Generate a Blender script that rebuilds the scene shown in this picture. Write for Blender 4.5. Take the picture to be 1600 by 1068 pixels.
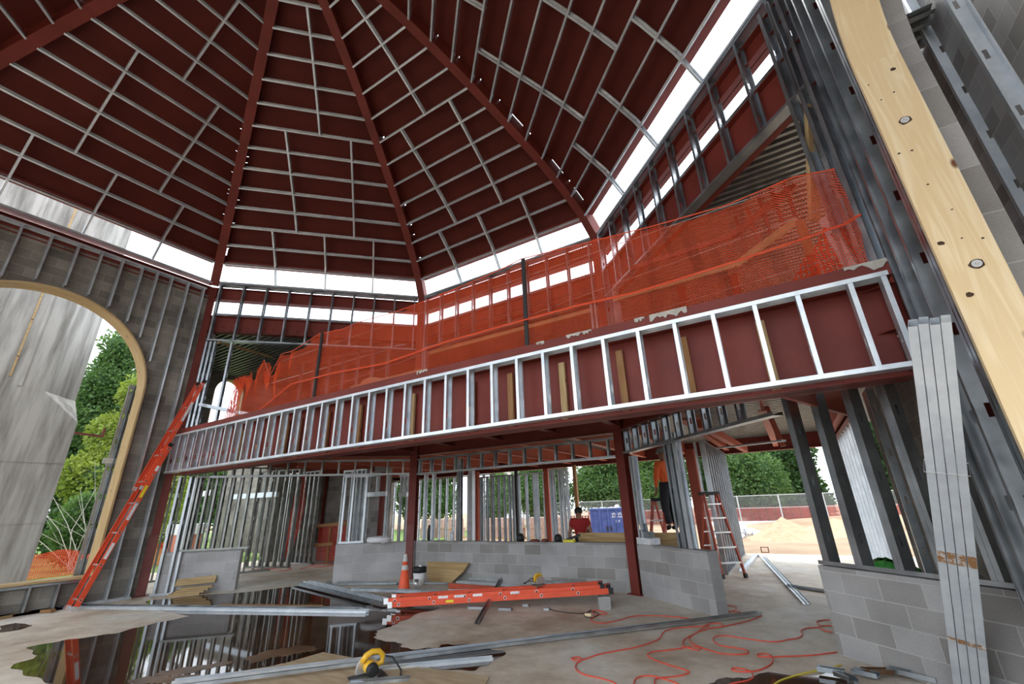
import bpy, bmesh, math, random
from mathutils import Vector, Matrix
V = Vector
rnd = random.Random(7)
sc = bpy.context.scene
for o in list(bpy.data.objects): bpy.data.objects.remove(o)
C = bpy.context.collection

# ---------------- camera, world, sun, exposure ----------------
# world frame: X runs along the balcony girder, Y away through the back wing, origin at one octagon corner
CAM = V((2.88, -8.98, 1.6))
U2, N2 = (.856, -.515), (.515, .856)
F = 674.575; TH = .363728; RHO = .034918
_d = V((0, math.cos(TH), math.sin(TH))); _u0 = V((0, -math.sin(TH), math.cos(TH))); _r0 = V((1, 0, 0))
_r = math.cos(RHO)*_r0 - math.sin(RHO)*_u0; _u = math.cos(RHO)*_u0 + math.sin(RHO)*_r0
def _tw(v): return V((v.x*U2[0]+v.y*U2[1], v.x*N2[0]+v.y*N2[1], v.z)).normalized()
CR, CU, CD = _tw(_r), _tw(_u), _tw(_d)
cd = bpy.data.cameras.new('camera'); cam = bpy.data.objects.new('camera', cd); C.objects.link(cam)
cd.sensor_width = 36; cd.lens = F/1600*36; cd.clip_end = 400; cd.clip_start = .05
m = Matrix((CR, CU, -CD)).transposed().to_4x4(); m.translation = CAM
cam.matrix_world = m; sc.camera = cam
w = bpy.data.worlds.new('sky'); sc.world = w; w.use_nodes = True
bg = w.node_tree.nodes['Background']; bg.inputs[0].default_value = (.86, .93, 1, 1); bg.inputs[1].default_value = 2.6
sl = bpy.data.lights.new('sun', 'SUN'); so = bpy.data.objects.new('sun', sl); C.objects.link(so)
sl.energy = 1.2; sl.angle = math.radians(25); sl.color = (1, .96, .88)
so.rotation_euler = V((.35, -.45, -.8)).to_track_quat('-Z', 'Y').to_euler()
vs = sc.view_settings; vs.view_transform = 'Standard'; vs.look = 'None'; vs.gamma = 1; vs.use_curve_mapping = False
vs.exposure = .40
sc.cycles.max_bounces = 8; sc.cycles.diffuse_bounces = 5; sc.cycles.transparent_max_bounces = 16
sc.cycles.sample_clamp_indirect = 6

# a pixel of the photograph as a point on a real plane of the place
def _ray(x, y): return CD*F + CR*(x-800) - CU*(y-534)
def G(x, y, z=0.):
    q = _ray(x, y); return CAM + q*((z-1.6)/q.z)
def PX(x, y, X0):
    q = _ray(x, y); return CAM + q*((X0-CAM.x)/q.x)
def PY(x, y, Y0):
    q = _ray(x, y); return CAM + q*((Y0-CAM.y)/q.y)
def PL(x, y, A, B):
    q = _ray(x, y); n = V((B[1]-A[1], -(B[0]-A[0]), 0)); return CAM + q*((n.dot(V((A[0], A[1], 0))-V((CAM.x, CAM.y, 0))))/n.dot(V((q.x, q.y, 0))))

# ---------------- materials ----------------
def mat(name, col, rough=.6, metal=0., spec=.5):
    m = bpy.data.materials.new(name); m.use_nodes = True
    b = m.node_tree.nodes['Principled BSDF']
    b.inputs['Base Color'].default_value = (*col, 1); b.inputs['Roughness'].default_value = rough
    b.inputs['Metallic'].default_value = metal; b.inputs['Specular IOR Level'].default_value = spec
    return m
def N(m, t, **k):
    n = m.node_tree.nodes.new(t)
    for a, b in k.items():
        if a.startswith('i_'): n.inputs[a[2:].replace('_', ' ')].default_value = b
        else: setattr(n, a, b)
    return n
def L(m, a, b): m.node_tree.links.new(a, b)
def noisy(name, c1, c2, scale=4, rough=.6, metal=0., spec=.5, detail=5, bump=0., lo=.35, hi=.65, coord='Object', stretch=(1, 1, 1), c3=None, r2=None):
    m = mat(name, c1, rough, metal, spec); b = m.node_tree.nodes['Principled BSDF']
    tc = N(m, 'ShaderNodeTexCoord'); mp = N(m, 'ShaderNodeMapping'); mp.inputs['Scale'].default_value = stretch
    L(m, tc.outputs[coord], mp.inputs[0])
    nz = N(m, 'ShaderNodeTexNoise', i_Scale=scale, i_Detail=detail, i_Roughness=.6); L(m, mp.outputs[0], nz.inputs['Vector'])
    cr = N(m, 'ShaderNodeValToRGB'); cr.color_ramp.elements[0].position = lo; cr.color_ramp.elements[1].position = hi
    cr.color_ramp.elements[0].color = (*c1, 1); cr.color_ramp.elements[1].color = (*c2, 1)
    if c3: e = cr.color_ramp.elements.new((lo+hi)/2); e.color = (*c3, 1)
    L(m, nz.outputs['Fac'], cr.inputs[0]); L(m, cr.outputs[0], b.inputs['Base Color'])
    if r2 is not None:
        mr = N(m, 'ShaderNodeMapRange'); mr.inputs['To Min'].default_value = rough; mr.inputs['To Max'].default_value = r2
        mr.inputs['From Min'].default_value = lo; mr.inputs['From Max'].default_value = hi
        L(m, nz.outputs['Fac'], mr.inputs[0]); L(m, mr.outputs[0], b.inputs['Roughness'])
    if bump:
        bp = N(m, 'ShaderNodeBump', i_Strength=bump, i_Distance=.02); L(m, nz.outputs['Fac'], bp.inputs['Height']); L(m, bp.outputs[0], b.inputs['Normal'])
    return m
def block_mat(name, c1, c2, mortar, msize=.006, blotch=.5):
    m = mat(name, c1, .9, 0, .2); b = m.node_tree.nodes['Principled BSDF']
    tc = N(m, 'ShaderNodeTexCoord')
    br = N(m, 'ShaderNodeTexBrick', offset=.5, offset_frequency=2)
    br.inputs['Scale'].default_value = 1; br.inputs['Brick Width'].default_value = .406; br.inputs['Row Height'].default_value = .203
    br.inputs['Mortar Size'].default_value = msize; br.inputs['Mortar Smooth'].default_value = .3
    br.inputs['Color1'].default_value = (*c1, 1); br.inputs['Color2'].default_value = (*c2, 1); br.inputs['Mortar'].default_value = (*mortar, 1)
    L(m, tc.outputs['UV'], br.inputs['Vector'])
    nz = N(m, 'ShaderNodeTexNoise', i_Scale=1.3, i_Detail=6.); L(m, tc.outputs['UV'], nz.inputs['Vector'])
    n2 = N(m, 'ShaderNodeTexNoise', i_Scale=60., i_Detail=3.); L(m, tc.outputs['UV'], n2.inputs['Vector'])
    ad = N(m, 'ShaderNodeMath', operation='MULTIPLY_ADD'); ad.inputs[1].default_value = .35
    L(m, n2.outputs['Fac'], ad.inputs[0]); L(m, nz.outputs['Fac'], ad.inputs[2])
    mr = N(m, 'ShaderNodeMapRange'); mr.inputs['From Min'].default_value = .4; mr.inputs['From Max'].default_value = .95
    mr.inputs['To Min'].default_value = 1-blotch*.6; mr.inputs['To Max'].default_value = 1+blotch*.35
    L(m, ad.outputs[0], mr.inputs[0])
    mx = N(m, 'ShaderNodeMix', data_type='RGBA', blend_type='MULTIPLY'); mx.inputs[0].default_value = 1
    L(m, br.outputs['Color'], mx.inputs[6]); L(m, mr.outputs[0], mx.inputs[7]); L(m, mx.outputs[2], b.inputs['Base Color'])
    bp = N(m, 'ShaderNodeBump', i_Strength=.5, i_Distance=.01, invert=True); L(m, br.outputs['Fac'], bp.inputs['Height']); L(m, bp.outputs[0], b.inputs['Normal'])
    return m
def wood_mat(name, c1, c2, ck, scale=1., knots=True, rough=.6):
    m = mat(name, c1, rough, 0, .3); b = m.node_tree.nodes['Principled BSDF']
    tc = N(m, 'ShaderNodeTexCoord'); mp = N(m, 'ShaderNodeMapping'); mp.inputs['Scale'].default_value = (.35*scale, 6*scale, 1)
    L(m, tc.outputs['UV'], mp.inputs[0])
    nz = N(m, 'ShaderNodeTexNoise', i_Scale=1.6, i_Detail=3., i_Distortion=1.2); L(m, mp.outputs[0], nz.inputs['Vector'])
    mu = N(m, 'ShaderNodeMath', operation='MULTIPLY'); mu.inputs[1].default_value = 9; L(m, nz.outputs['Fac'], mu.inputs[0])
    fr = N(m, 'ShaderNodeMath', operation='PINGPONG'); fr.inputs[1].default_value = 1; L(m, mu.outputs[0], fr.inputs[0])
    cr = N(m, 'ShaderNodeValToRGB'); cr.color_ramp.elements[0].color = (*c1, 1); cr.color_ramp.elements[1].color = (*c2, 1)
    cr.color_ramp.elements[0].position = .25; cr.color_ramp.elements[1].position = 1
    L(m, fr.outputs[0], cr.inputs[0]); out = cr.outputs[0]
    if knots:
        vo = N(m, 'ShaderNodeTexVoronoi', i_Scale=1.); mp2 = N(m, 'ShaderNodeMapping'); mp2.inputs['Scale'].default_value = (2.2*scale, 4.5*scale, 1)
        L(m, tc.outputs['UV'], mp2.inputs[0]); L(m, mp2.outputs[0], vo.inputs['Vector'])
        k = N(m, 'ShaderNodeValToRGB'); k.color_ramp.elements[0].position = .05; k.color_ramp.elements[1].position = .10
        k.color_ramp.elements[0].color = (1, 1, 1, 1); k.color_ramp.elements[1].color = (0, 0, 0, 1); L(m, vo.outputs['Distance'], k.inputs[0])
        mx = N(m, 'ShaderNodeMix', data_type='RGBA'); L(m, k.outputs[0], mx.inputs[0]); L(m, out, mx.inputs[6]); mx.inputs[7].default_value = (*ck, 1); out = mx.outputs[2]
    L(m, out, b.inputs['Base Color'])
    return m
def net_mat(name, col, cell=.045, solid=.42):
    m = mat(name, col, .6, 0, .3); b = m.node_tree.nodes['Principled BSDF']
    tc = N(m, 'ShaderNodeTexCoord'); sp = N(m, 'ShaderNodeSeparateXYZ'); L(m, tc.outputs['UV'], sp.inputs[0])
    outs = []
    for k in (0, 1):
        d = N(m, 'ShaderNodeMath', operation='DIVIDE'); d.inputs[1].default_value = cell; L(m, sp.outputs[k], d.inputs[0])
        f = N(m, 'ShaderNodeMath', operation='FRACT'); L(m, d.outputs[0], f.inputs[0])
        l = N(m, 'ShaderNodeMath', operation='LESS_THAN'); l.inputs[1].default_value = 1-math.sqrt(1-solid); L(m, f.outputs[0], l.inputs[0]); outs.append(l)
    mx = N(m, 'ShaderNodeMath', operation='MAXIMUM'); L(m, outs[0].outputs[0], mx.inputs[0]); L(m, outs[1].outputs[0], mx.inputs[1])
    L(m, mx.outputs[0], b.inputs['Alpha'])
    tr = N(m, 'ShaderNodeBsdfTranslucent'); tr.inputs[0].default_value = (*col, 1)
    tp = N(m, 'ShaderNodeBsdfTransparent'); m2 = N(m, 'ShaderNodeMixShader'); m3 = N(m, 'ShaderNodeMixShader')
    L(m, mx.outputs[0], m2.inputs[0]); L(m, tp.outputs[0], m2.inputs[1]); L(m, tr.outputs[0], m2.inputs[2])
    m3.inputs[0].default_value = .45; L(m, b.outputs[0], m3.inputs[1]); L(m, m2.outputs[0], m3.inputs[2])
    L(m, m3.outputs[0], m.node_tree.nodes['Material Output'].inputs['Surface'])
    return m
M = {}
M['red'] = noisy('red_primer_steel', (.155, .026, .019), (.21, .037, .027), 1.5, .55, 0, .35)
M['redhot'] = noisy('orange_red_primer_steel', (.36, .075, .042), (.43, .10, .058), 1.5, .55, 0, .35)
M['redeck'] = noisy('red_primer_deck', (.09, .013, .009), (.115, .018, .012), 1.2, .7, 0, .25)
M['reddark'] = noisy('dark_red_steel_with_mortar_dust', (.14, .03, .025), (.22, .06, .05), 3, .6)
M['stud'] = noisy('galvanized_steel', (.34, .37, .40), (.50, .54, .57), 3, .28, .92, .5, detail=3, r2=.42)
M['studbright'] = noisy('skylit_zinc_flange', (.56, .61, .67), (.70, .75, .80), 5, .38, .35, .5)  # paler, less metallic zinc: sky light on the flanges put into the colour
M['studdark'] = noisy('shaded_galvanized_steel', (.20, .21, .20), (.32, .33, .32), 3, .4, .7, .5, detail=3)  # darker zinc copy: shade and dark reflections put into its colour
M['studlite'] = noisy('bright_galvanized_steel', (.58, .63, .68), (.76, .80, .84), 4, .40, .75, .5, detail=3)
M['deck'] = noisy('galvanized_roof_deck', (.26, .27, .27), (.36, .37, .36), 5, .42, .7)
M['block'] = block_mat('concrete_block', (.44, .435, .435), (.28, .265, .25), (.50, .49, .475))
M['blockoldshade'] = block_mat('weathered_shaded_concrete_block', (.30, .275, .24), (.19, .175, .155), (.36, .34, .30), blotch=.9)  # weathered block; doubles as shaded copy of the plain block on the back left wall
M['blocklite'] = block_mat('pale_concrete_block', (.50, .49, .50), (.40, .39, .385), (.55, .54, .53))  # lighter block tone for two low walls
M['mortar'] = noisy('mortar_smear', (.42, .39, .35), (.55, .52, .47), 8, .95)
M['pine'] = wood_mat('pine_board', (.78, .60, .35), (.86, .71, .47), (.16, .07, .03), .8)
M['pine2'] = wood_mat('dull_pine_lumber', (.42, .29, .14), (.52, .38, .20), (.12, .06, .03), 1.)
M['brownwood'] = wood_mat('brown_lumber', (.30, .15, .06), (.36, .20, .09), (.1, .05, .02), 1.)
M['ply'] = wood_mat('plywood', (.40, .26, .11), (.55, .38, .19), (.2, .1, .04), .6, False)
M['plylite'] = noisy('muddy_plywood_sheet', (.42, .30, .18), (.55, .43, .28), 2.5, .8, 0, .3, stretch=(1, 5, 1))
M['conc'] = noisy('board_formed_concrete', (.20, .19, .175), (.46, .445, .42), 1.3, .9, 0, .2, detail=9, bump=.25, stretch=(3.5, 3.5, .4), lo=.33, hi=.62)
M['rail'] = noisy('orange_fibreglass', (.72, .075, .025), (.80, .10, .035), 6, .45)
M['raildark'] = noisy('dark_orange_fibreglass', (.42, .06, .03), (.50, .08, .035), 6, .5)
M['alu'] = mat('aluminium', (.78, .78, .78), .35, .8)
M['black'] = mat('black_rubber', (.015, .015, .017), .6)
M['white'] = mat('white_plastic', (.8, .8, .82), .5)
M['yellow'] = mat('yellow_plastic', (.78, .45, .03), .4)
M['yelltape'] = mat('yellow_sticker', (.8, .7, .03), .5)
M['paper'] = noisy('printed_paper', (.8, .8, .8), (.35, .42, .55), 40, .6, lo=.5, hi=.62)
M['cone'] = noisy('orange_cone_plastic', (.85, .09, .03), (.95, .14, .05), 8, .5)
M['conew'] = noisy('scuffed_reflective_band', (.45, .43, .41), (.7, .68, .66), 30, .5)
M['cordred'] = mat('red_cord_rubber', (.70, .09, .055), .5)
M['cordyel'] = mat('yellow_cord_rubber', (.70, .58, .06), .5)
M['net'] = net_mat('orange_safety_netting', (.95, .12, .035), .022, .44)
M['netred'] = net_mat('red_safety_netting', (.75, .07, .04), .05, .6)
M['blue'] = noisy('blue_painted_steel', (.025, .05, .19), (.06, .09, .26), 3, .5)
M['shirt'] = noisy('orange_work_shirt', (.80, .13, .03), (.9, .18, .05), 4, .8)
M['redshirt'] = noisy('red_t_shirt', (.30, .012, .012), (.40, .02, .02), 4, .8)
M['dark'] = noisy('dark_trousers', (.012, .012, .018), (.03, .03, .04), 6, .85)
M['skin'] = mat('skin', (.32, .15, .09), .5)
M['hatgrey'] = mat('grey_hard_hat', (.30, .36, .36), .4)
M['hair'] = mat('dark_hair', (.012, .01, .01), .7)
M['green'] = noisy('green_plastic_sheet', (.05, .35, .06), (.14, .55, .12), 6, .35)
M['brick'] = noisy('pink_bricks', (.36, .22, .18), (.50, .38, .33), 12, .9)
M['sand'] = noisy('sand', (.42, .30, .19), (.50, .37, .25), 5, .95, 0, .1, bump=.4)
M['salmon'] = noisy('salmon_plastic', (.50, .16, .11), (.56, .20, .14), 3, .6)
M['rubble'] = noisy('pale_rubble', (.5, .5, .52), (.8, .8, .82), 6, .9)
M['bark'] = noisy('bark', (.10, .075, .05), (.2, .15, .11), 8, .9)
M['birch'] = noisy('pale_twig', (.45, .42, .38), (.6, .57, .52), 8, .9)
def leaf(name, a, b):
    m = noisy(name, a, b, .7, .6, 0, .3, lo=.3, hi=.7)
    bs = m.node_tree.nodes['Principled BSDF']; bs.inputs['Subsurface Weight'].default_value = 0
    t = N(m, 'ShaderNodeBsdfTranslucent'); t.inputs[0].default_value = (b[0]*1.1, b[1]*1.2, b[2]*.6, 1); x = N(m, 'ShaderNodeMixShader'); x.inputs[0].default_value = .35
    L(m, bs.outputs[0], x.inputs[1]); L(m, t.outputs[0], x.inputs[2]); L(m, x.outputs[0], m.node_tree.nodes['Material Output'].inputs['Surface'])
    return m
M['leafd'] = leaf('dark_green_leaves', (.022, .06, .02), (.075, .14, .045))
M['leafm'] = leaf('green_leaves', (.045, .10, .03), (.13, .22, .075))
M['leafy'] = leaf('yellow_green_leaves', (.13, .19, .03), (.29, .34, .07))
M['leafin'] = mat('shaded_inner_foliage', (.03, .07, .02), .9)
M['fence'] = mat('galvanised_fence_pipe', (.55, .57, .58), .5, .4)
M['chain'] = net_mat('chain_link', (.45, .47, .48), .07, .25)
M['holeblk'] = mat('dark_knot', (.06, .03, .015), .8)

# floor: tan-grey slab, brown stains
fm = mat('concrete_slab', (.36, .31, .26), .55, 0, .35); fb = fm.node_tree.nodes['Principled BSDF']
tc = N(fm, 'ShaderNodeTexCoord'); n1 = N(fm, 'ShaderNodeTexNoise', i_Scale=.55, i_Detail=8., i_Roughness=.65); n2 = N(fm, 'ShaderNodeTexNoise', i_Scale=3.5, i_Detail=8., i_Roughness=.7)
for n in (n1, n2): L(fm, tc.outputs['Object'], n.inputs['Vector'])
r1 = N(fm, 'ShaderNodeValToRGB'); e = r1.color_ramp.elements
e[0].position = .34; e[0].color = (.44, .33, .24, 1); e[1].position = .66; e[1].color = (.76, .73, .67, 1)
x = e.new(.48); x.color = (.66, .57, .46, 1)
r2 = N(fm, 'ShaderNodeValToRGB'); e = r2.color_ramp.elements; e[0].position = .3; e[0].color = (.80, .78, .76, 1); e[1].position = .62; e[1].color = (1.1, 1.1, 1.1, 1)
mx = N(fm, 'ShaderNodeMix', data_type='RGBA', blend_type='MULTIPLY'); mx.inputs[0].default_value = 1
L(fm, n1.outputs['Fac'], r1.inputs[0]); L(fm, n2.outputs['Fac'], r2.inputs[0]); L(fm, r1.outputs[0], mx.inputs[6]); L(fm, r2.outputs[0], mx.inputs[7]); L(fm, mx.outputs[2], fb.inputs['Base Color'])
M['floor'] = fm
pm = noisy('muddy_water', (.030, .016, .010), (.10, .050, .026), .7, .035, 0, .16, detail=8, lo=.42, hi=.66, bump=.02)
M['puddle'] = pm
M['mud'] = noisy('wet_brown_mud', (.10, .05, .025), (.22, .12, .06), 3, .35, bump=.4)
M['dirt'] = noisy('tan_dirt', (.30, .205, .135), (.42, .315, .22), .35, .95, 0, .1, detail=8, bump=.3)
M['grass'] = noisy('short_grass', (.10, .17, .04), (.20, .27, .09), 2.5, .95, 0, .1, detail=8)

# ---------------- mesh builder ----------------
class MB:
    def __init__(s): s.v = []; s.f = []; s.uv = []; s.mi = []
    def face(s, pts, uvs=None, mi=0):
        b = len(s.v); s.v += [V(p) for p in pts]; s.f.append(tuple(range(b, b+len(pts))))
        s.uv.append(uvs or [(0, 0)]*len(pts)); s.mi.append(mi); return s
    def bar(s, a, b, w, h, up=V((0, 0, 1)), mi=0, uo=0.):
        a = V(a); b = V(b); d = b-a; ln = d.length; d.normalize(); up = V(up)
        if abs(d.dot(up.normalized())) > .999: up = V((0, 1, 0)) if abs(d.y) < .9 else V((1, 0, 0))
        x = d.cross(up).normalized(); y = x.cross(d).normalized()
        c = [(-w/2, -h/2), (w/2, -h/2), (w/2, h/2), (-w/2, h/2)]
        P = [a+x*p+y*q for p, q in c]; Q = [b+x*p+y*q for p, q in c]; per = 0
        for i in range(4):
            j = (i+1) % 4; e = w if i % 2 == 0 else h
            s.face([P[i], P[j], Q[j], Q[i]], [(uo, per), (uo, per+e), (uo+ln, per+e), (uo+ln, per)], mi); per += e
        s.face([P[3], P[2], P[1], P[0]], [(0, 0), (w, 0), (w, h), (0, h)], mi)
        s.face(Q, [(0, 0), (w, 0), (w, h), (0, h)], mi); return s
    def box(s, lo, hi, mi=0, t=None):
        x0, y0, z0 = lo; x1, y1, z1 = hi
        p = [V((x, y, z)) for z in (z0, z1) for y in (y0, y1) for x in (x0, x1)]
        for q, ax in (((0, 1, 5, 4), 'xz'), ((1, 3, 7, 5), 'yz'), ((3, 2, 6, 7), 'xz'), ((2, 0, 4, 6), 'yz'), ((4, 5, 7, 6), 'xy'), ((2, 3, 1, 0), 'xy')):
            s.face([p[i] for i in q], [(getattr(p[i], ax[0]), getattr(p[i], ax[1])) for i in q], mi)
        return s
    def prism(s, poly, ex, mi=0, uvd=None):
        poly = [V(p) for p in poly]; ex = V(ex); n = len(poly); top = [p+ex for p in poly]
        ud, vd = uvd or (V((1, 0, 0)), V((0, 0, 1)))
        uvf = lambda P: [(p.dot(ud), p.dot(vd)) for p in P]
        s.face(poly[::-1], uvf(poly[::-1]), mi); s.face(top, uvf(top), mi)
        for i in range(n):
            j = (i+1) % n; s.face([poly[i], poly[j], top[j], top[i]], [(0, 0), ((poly[j]-poly[i]).length, 0), ((poly[j]-poly[i]).length, ex.length), (0, ex.length)], mi)
        return s
    def tube(s, pts, r, n=6, mi=0, cap=True):
        pts = [V(p) for p in pts]; rings = []; x = None
        for i, p in enumerate(pts):
            d = (pts[min(i+1, len(pts)-1)]-pts[max(i-1, 0)]).normalized()
            if x is None:
                x = d.cross(V((0, 0, 1)));
                if x.length < .01: x = V((1, 0, 0))
            x = (x - d*x.dot(d)).normalized(); y = d.cross(x)
            rr = r[i] if isinstance(r, (list, tuple)) else r
            rings.append([p+(x*math.cos(2*math.pi*k/n)+y*math.sin(2*math.pi*k/n))*rr for k in range(n)])
        b = len(s.v)
        for R in rings: s.v += R
        for i in range(len(rings)-1):
            for k in range(n):
                k2 = (k+1) % n; s.f.append((b+i*n+k, b+i*n+k2, b+(i+1)*n+k2, b+(i+1)*n+k)); s.uv.append([(0, 0), (0, 1), (1, 1), (1, 0)]); s.mi.append(mi)
        if cap:
            for q in (tuple(b+k for k in range(n))[::-1], tuple(b+(len(rings)-1)*n+k for k in range(n))):
                s.f.append(q); s.uv.append([(0, 0)]*n); s.mi.append(mi)
        return s
    def lathe(s, prof, c, n=20, axis=None, mi=0):
        c = V(c); Mx = (V((0, 0, 1)).rotation_difference(V(axis)).to_matrix() if axis else Matrix.Identity(3)); b = len(s.v)
        for r, z in prof:
            for k in range(n): s.v.append(c+Mx @ V((r*math.cos(2*math.pi*k/n), r*math.sin(2*math.pi*k/n), z)))
        for i in range(len(prof)-1):
            for k in range(n):
                k2 = (k+1) % n; s.f.append((b+i*n+k, b+i*n+k2, b+(i+1)*n+k2, b+(i+1)*n+k)); s.uv.append([(k/n, i), ((k+1)/n, i), ((k+1)/n, i+1), (k/n, i+1)]); s.mi.append(mi)
        return s
    def stud(s, a, b, wd, fd, depth=.092, fl=.035, holes=True, th=.003):
        """C section from a to b: web spans wd*depth, flanges point along fd"""
        a = V(a); b = V(b); wd = V(wd).normalized(); fd = V(fd).normalized(); d = (b-a); ln = d.length; d.normalize()
        for k in (th/2, depth-th/2):
            s.bar(a+wd*k+fd*fl/2, b+wd*k+fd*fl/2, fl, th, wd)
            s.bar(a+wd*(k+(.006 if k < .02 else -.006))+fd*fl, b+wd*(k+(.006 if k < .02 else -.006))+fd*fl, th, .012, wd)
        hs = []
        if holes:
            z = .28 if ln > .5 else ln/2
            while z < ln-.1: hs.append(z); z += .61
        z0 = 0; c = wd*depth/2+fd*th/2; hw = depth*.24; hl = .1
        for z in hs:
            s.bar(a+c+d*z0, a+c+d*(z-hl/2), th, depth-th, wd)
            for g in (1, -1):
                sw = (depth-hw)/2
                s.bar(a+c+wd*g*(hw/2+sw/2)+d*(z-hl/2), a+c+wd*g*(hw/2+sw/2)+d*(z+hl/2), th, sw, wd)
            z0 = z+hl/2
        s.bar(a+c+d*z0, b+c, th, depth-th, wd); return s
    def build(s, name, material, parent=None, smooth=False, loc=None):
        off = V((0, 0, 0))
        if parent is not None:
            off = V(parent['_o']) if '_o' in parent else V((0, 0, 0))
        elif loc is not None: off = V(loc)
        me = bpy.data.meshes.new(name); me.from_pydata([tuple(v-off) for v in s.v], [], s.f)
        ul = me.uv_layers.new(name='UVMap'); k = 0
        for uvs in s.uv:
            for q in uvs: ul.data[k].uv = q; k += 1
        for mm in (material if isinstance(material, (list, tuple)) else [material]): me.materials.append(M[mm] if isinstance(mm, str) else mm)
        for i, mi in enumerate(s.mi):
            if mi: me.polygons[i].material_index = mi
        if smooth: me.polygons.foreach_set('use_smooth', [True]*len(me.polygons))
        me.update(); o = bpy.data.objects.new(name, me); C.objects.link(o)
        if parent is not None:
            o.parent = parent; o['_o'] = tuple(off)
        elif loc is not None: o.location = loc; o['_o'] = tuple(loc)
        return o
def tag(o, label=None, cat=None, group=None, kind=None):
    if label: o['label'] = label
    if cat: o['category'] = cat
    if group: o['group'] = group
    if kind: o['kind'] = kind
    return o
def thing(name, loc, label, cat, group=None):
    o = bpy.data.objects.new(name, None); C.objects.link(o); o.location = loc; o['_o'] = tuple(loc); o.empty_display_size = .1
    return tag(o, label, cat, group)
def struct(o): o['kind'] = 'structure'; return o
def dup(root, loc, rotz=None, label=None, group=None, scale=None):
    r = root.copy(); C.objects.link(r); r.location = loc
    if rotz is not None: r.rotation_euler = (0, 0, rotz)
    if scale: r.scale = (scale,)*3 if not isinstance(scale, tuple) else scale
    if label: r['label'] = label
    if group: r['group'] = group
    for ch in list(root.children):
        c = ch.copy(); C.objects.link(c); c.parent = r
        for g in list(ch.children):
            d = g.copy(); C.objects.link(d); d.parent = c
    return r
Z = V((0, 0, 1))

# ---------------- octagon ----------------
P = {0: V((-9.85, -9.85, 0)), 1: V((-9.85, -4.08, 0)), 2: V((-5.77, 0, 0)), 3: V((0, 0, 0)), 4: V((4.08, -4.08, 0)), 5: V((4.08, -9.85, 0)), 6: V((0, -13.93, 0)), 7: V((-5.77, -13.93, 0))}
P[8] = P[0]; CEN = V((-2.885, -6.965, 0)); RR = (P[3]-CEN).length
def side(i):
    a, b = P[i % 8], P[(i+1) % 8]; t = (b-a).normalized(); m_ = (a+b)/2-CEN; return a, b, t, m_.normalized()

ordn = ['first', 'second', 'third', 'fourth', 'fifth', 'sixth', 'seventh', 'eighth', 'ninth', 'tenth', 'eleventh', 'twelfth', 'thirteenth', 'fourteenth']
# ---------------- floor, ground ----------------
b = MB(); b.box((-15, -16, -.25), (5.6, 7.5, 0)); struct(b.build('floor', 'floor'))
b = MB(); b.box((-120, -60, -.6), (120, 130, -.22)); struct(b.build('ground', 'dirt'))
b = MB(); b.prism([(-60, -25, -.22), (-16.5, -25, -.22), (-15.5, 4, -.22), (-17, 22, -.22), (-60, 30, -.22)], (0, 0, .05), uvd=(V((1, 0, 0)), V((0, 1, 0))))
tag(b.build('grass_patch', 'grass'), 'green lawn outside the big left archway beyond the concrete tower', 'grass', kind='stuff')

def blob_poly(pts, jit=.05, sub=6, seed=1):
    r = random.Random(seed); out = []
    n = len(pts)
    for i in range(n):
        a, c = V(pts[i]), V(pts[(i+1) % n]); d = c-a; nn = V((-d.y, d.x, 0)).normalized() if d.length > 0 else V((0, 0, 0))
        ph = r.random()*6
        for k in range(sub):
            t = k/sub; out.append(a+d*t+nn*jit*math.sin(ph+t*7)*r.uniform(.3, 1)*(0 if k == 0 else 1))
    return out
def smooth_poly(p, it=2):
    for _ in range(it):
        q = []
        for i in range(len(p)):
            a, b_ = p[i], p[(i+1) % len(p)]; q += [a*.75+b_*.25, a*.25+b_*.75]
        p = q
    return p
def flat(name, px, z, th, material, label, cat, jit=.05, seed=1, sub=6):
    pts = [G(x, y, z) for x, y in px]; pts = blob_poly(pts, jit, sub, seed) if sub > 1 else pts
    if jit: pts = smooth_poly(pts)
    ar = sum(pts[i].x*pts[(i+1) % len(pts)].y-pts[(i+1) % len(pts)].x*pts[i].y for i in range(len(pts)))
    if ar < 0: pts = pts[::-1]
    bm = MB(); bm.prism([V((p.x, p.y, z)) for p in pts], (0, 0, th), uvd=(V((1, 0, 0)), V((0, 1, 0))))
    return tag(bm.build(name, material), label, cat)
flat('puddle', [(228, 939), (300, 931), (385, 925), (470, 915), (520, 921), (565, 930), (610, 938), (688, 949), (648, 960), (622, 974), (598, 982), (584, 990), (590, 999), (621, 1005), (640, 1014), (677, 1013), (700, 1006), (745, 1008), (790, 1018), (765, 1038), (735, 1048), (640, 1040), (560, 1045), (505, 1024), (440, 1036), (330, 1060), (220, 1075), (100, 1070), (40, 1056), (20, 1040), (60, 1024), (40, 1012), (100, 1000), (180, 990), (240, 974), (300, 962), (240, 952)], .0, .004, 'puddle', 'large muddy brown puddle reflecting the stud walls on the left floor', 'puddle', .05, 3)
flat('puddle', [(1108, 1068), (1135, 1058), (1165, 1060), (1200, 1050), (1260, 1058), (1300, 1050), (1340, 1060), (1350, 1085), (1100, 1085)], .0, .004, 'puddle', 'small dark puddle at the near end of the right block wall', 'puddle', .02, 5)
flat('puddle', [(0, 978), (25, 973), (52, 977), (30, 984), (0, 988)], .0, .004, 'puddle', 'narrow wet patch at the far left near the framed sill', 'puddle', .02, 6)
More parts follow.
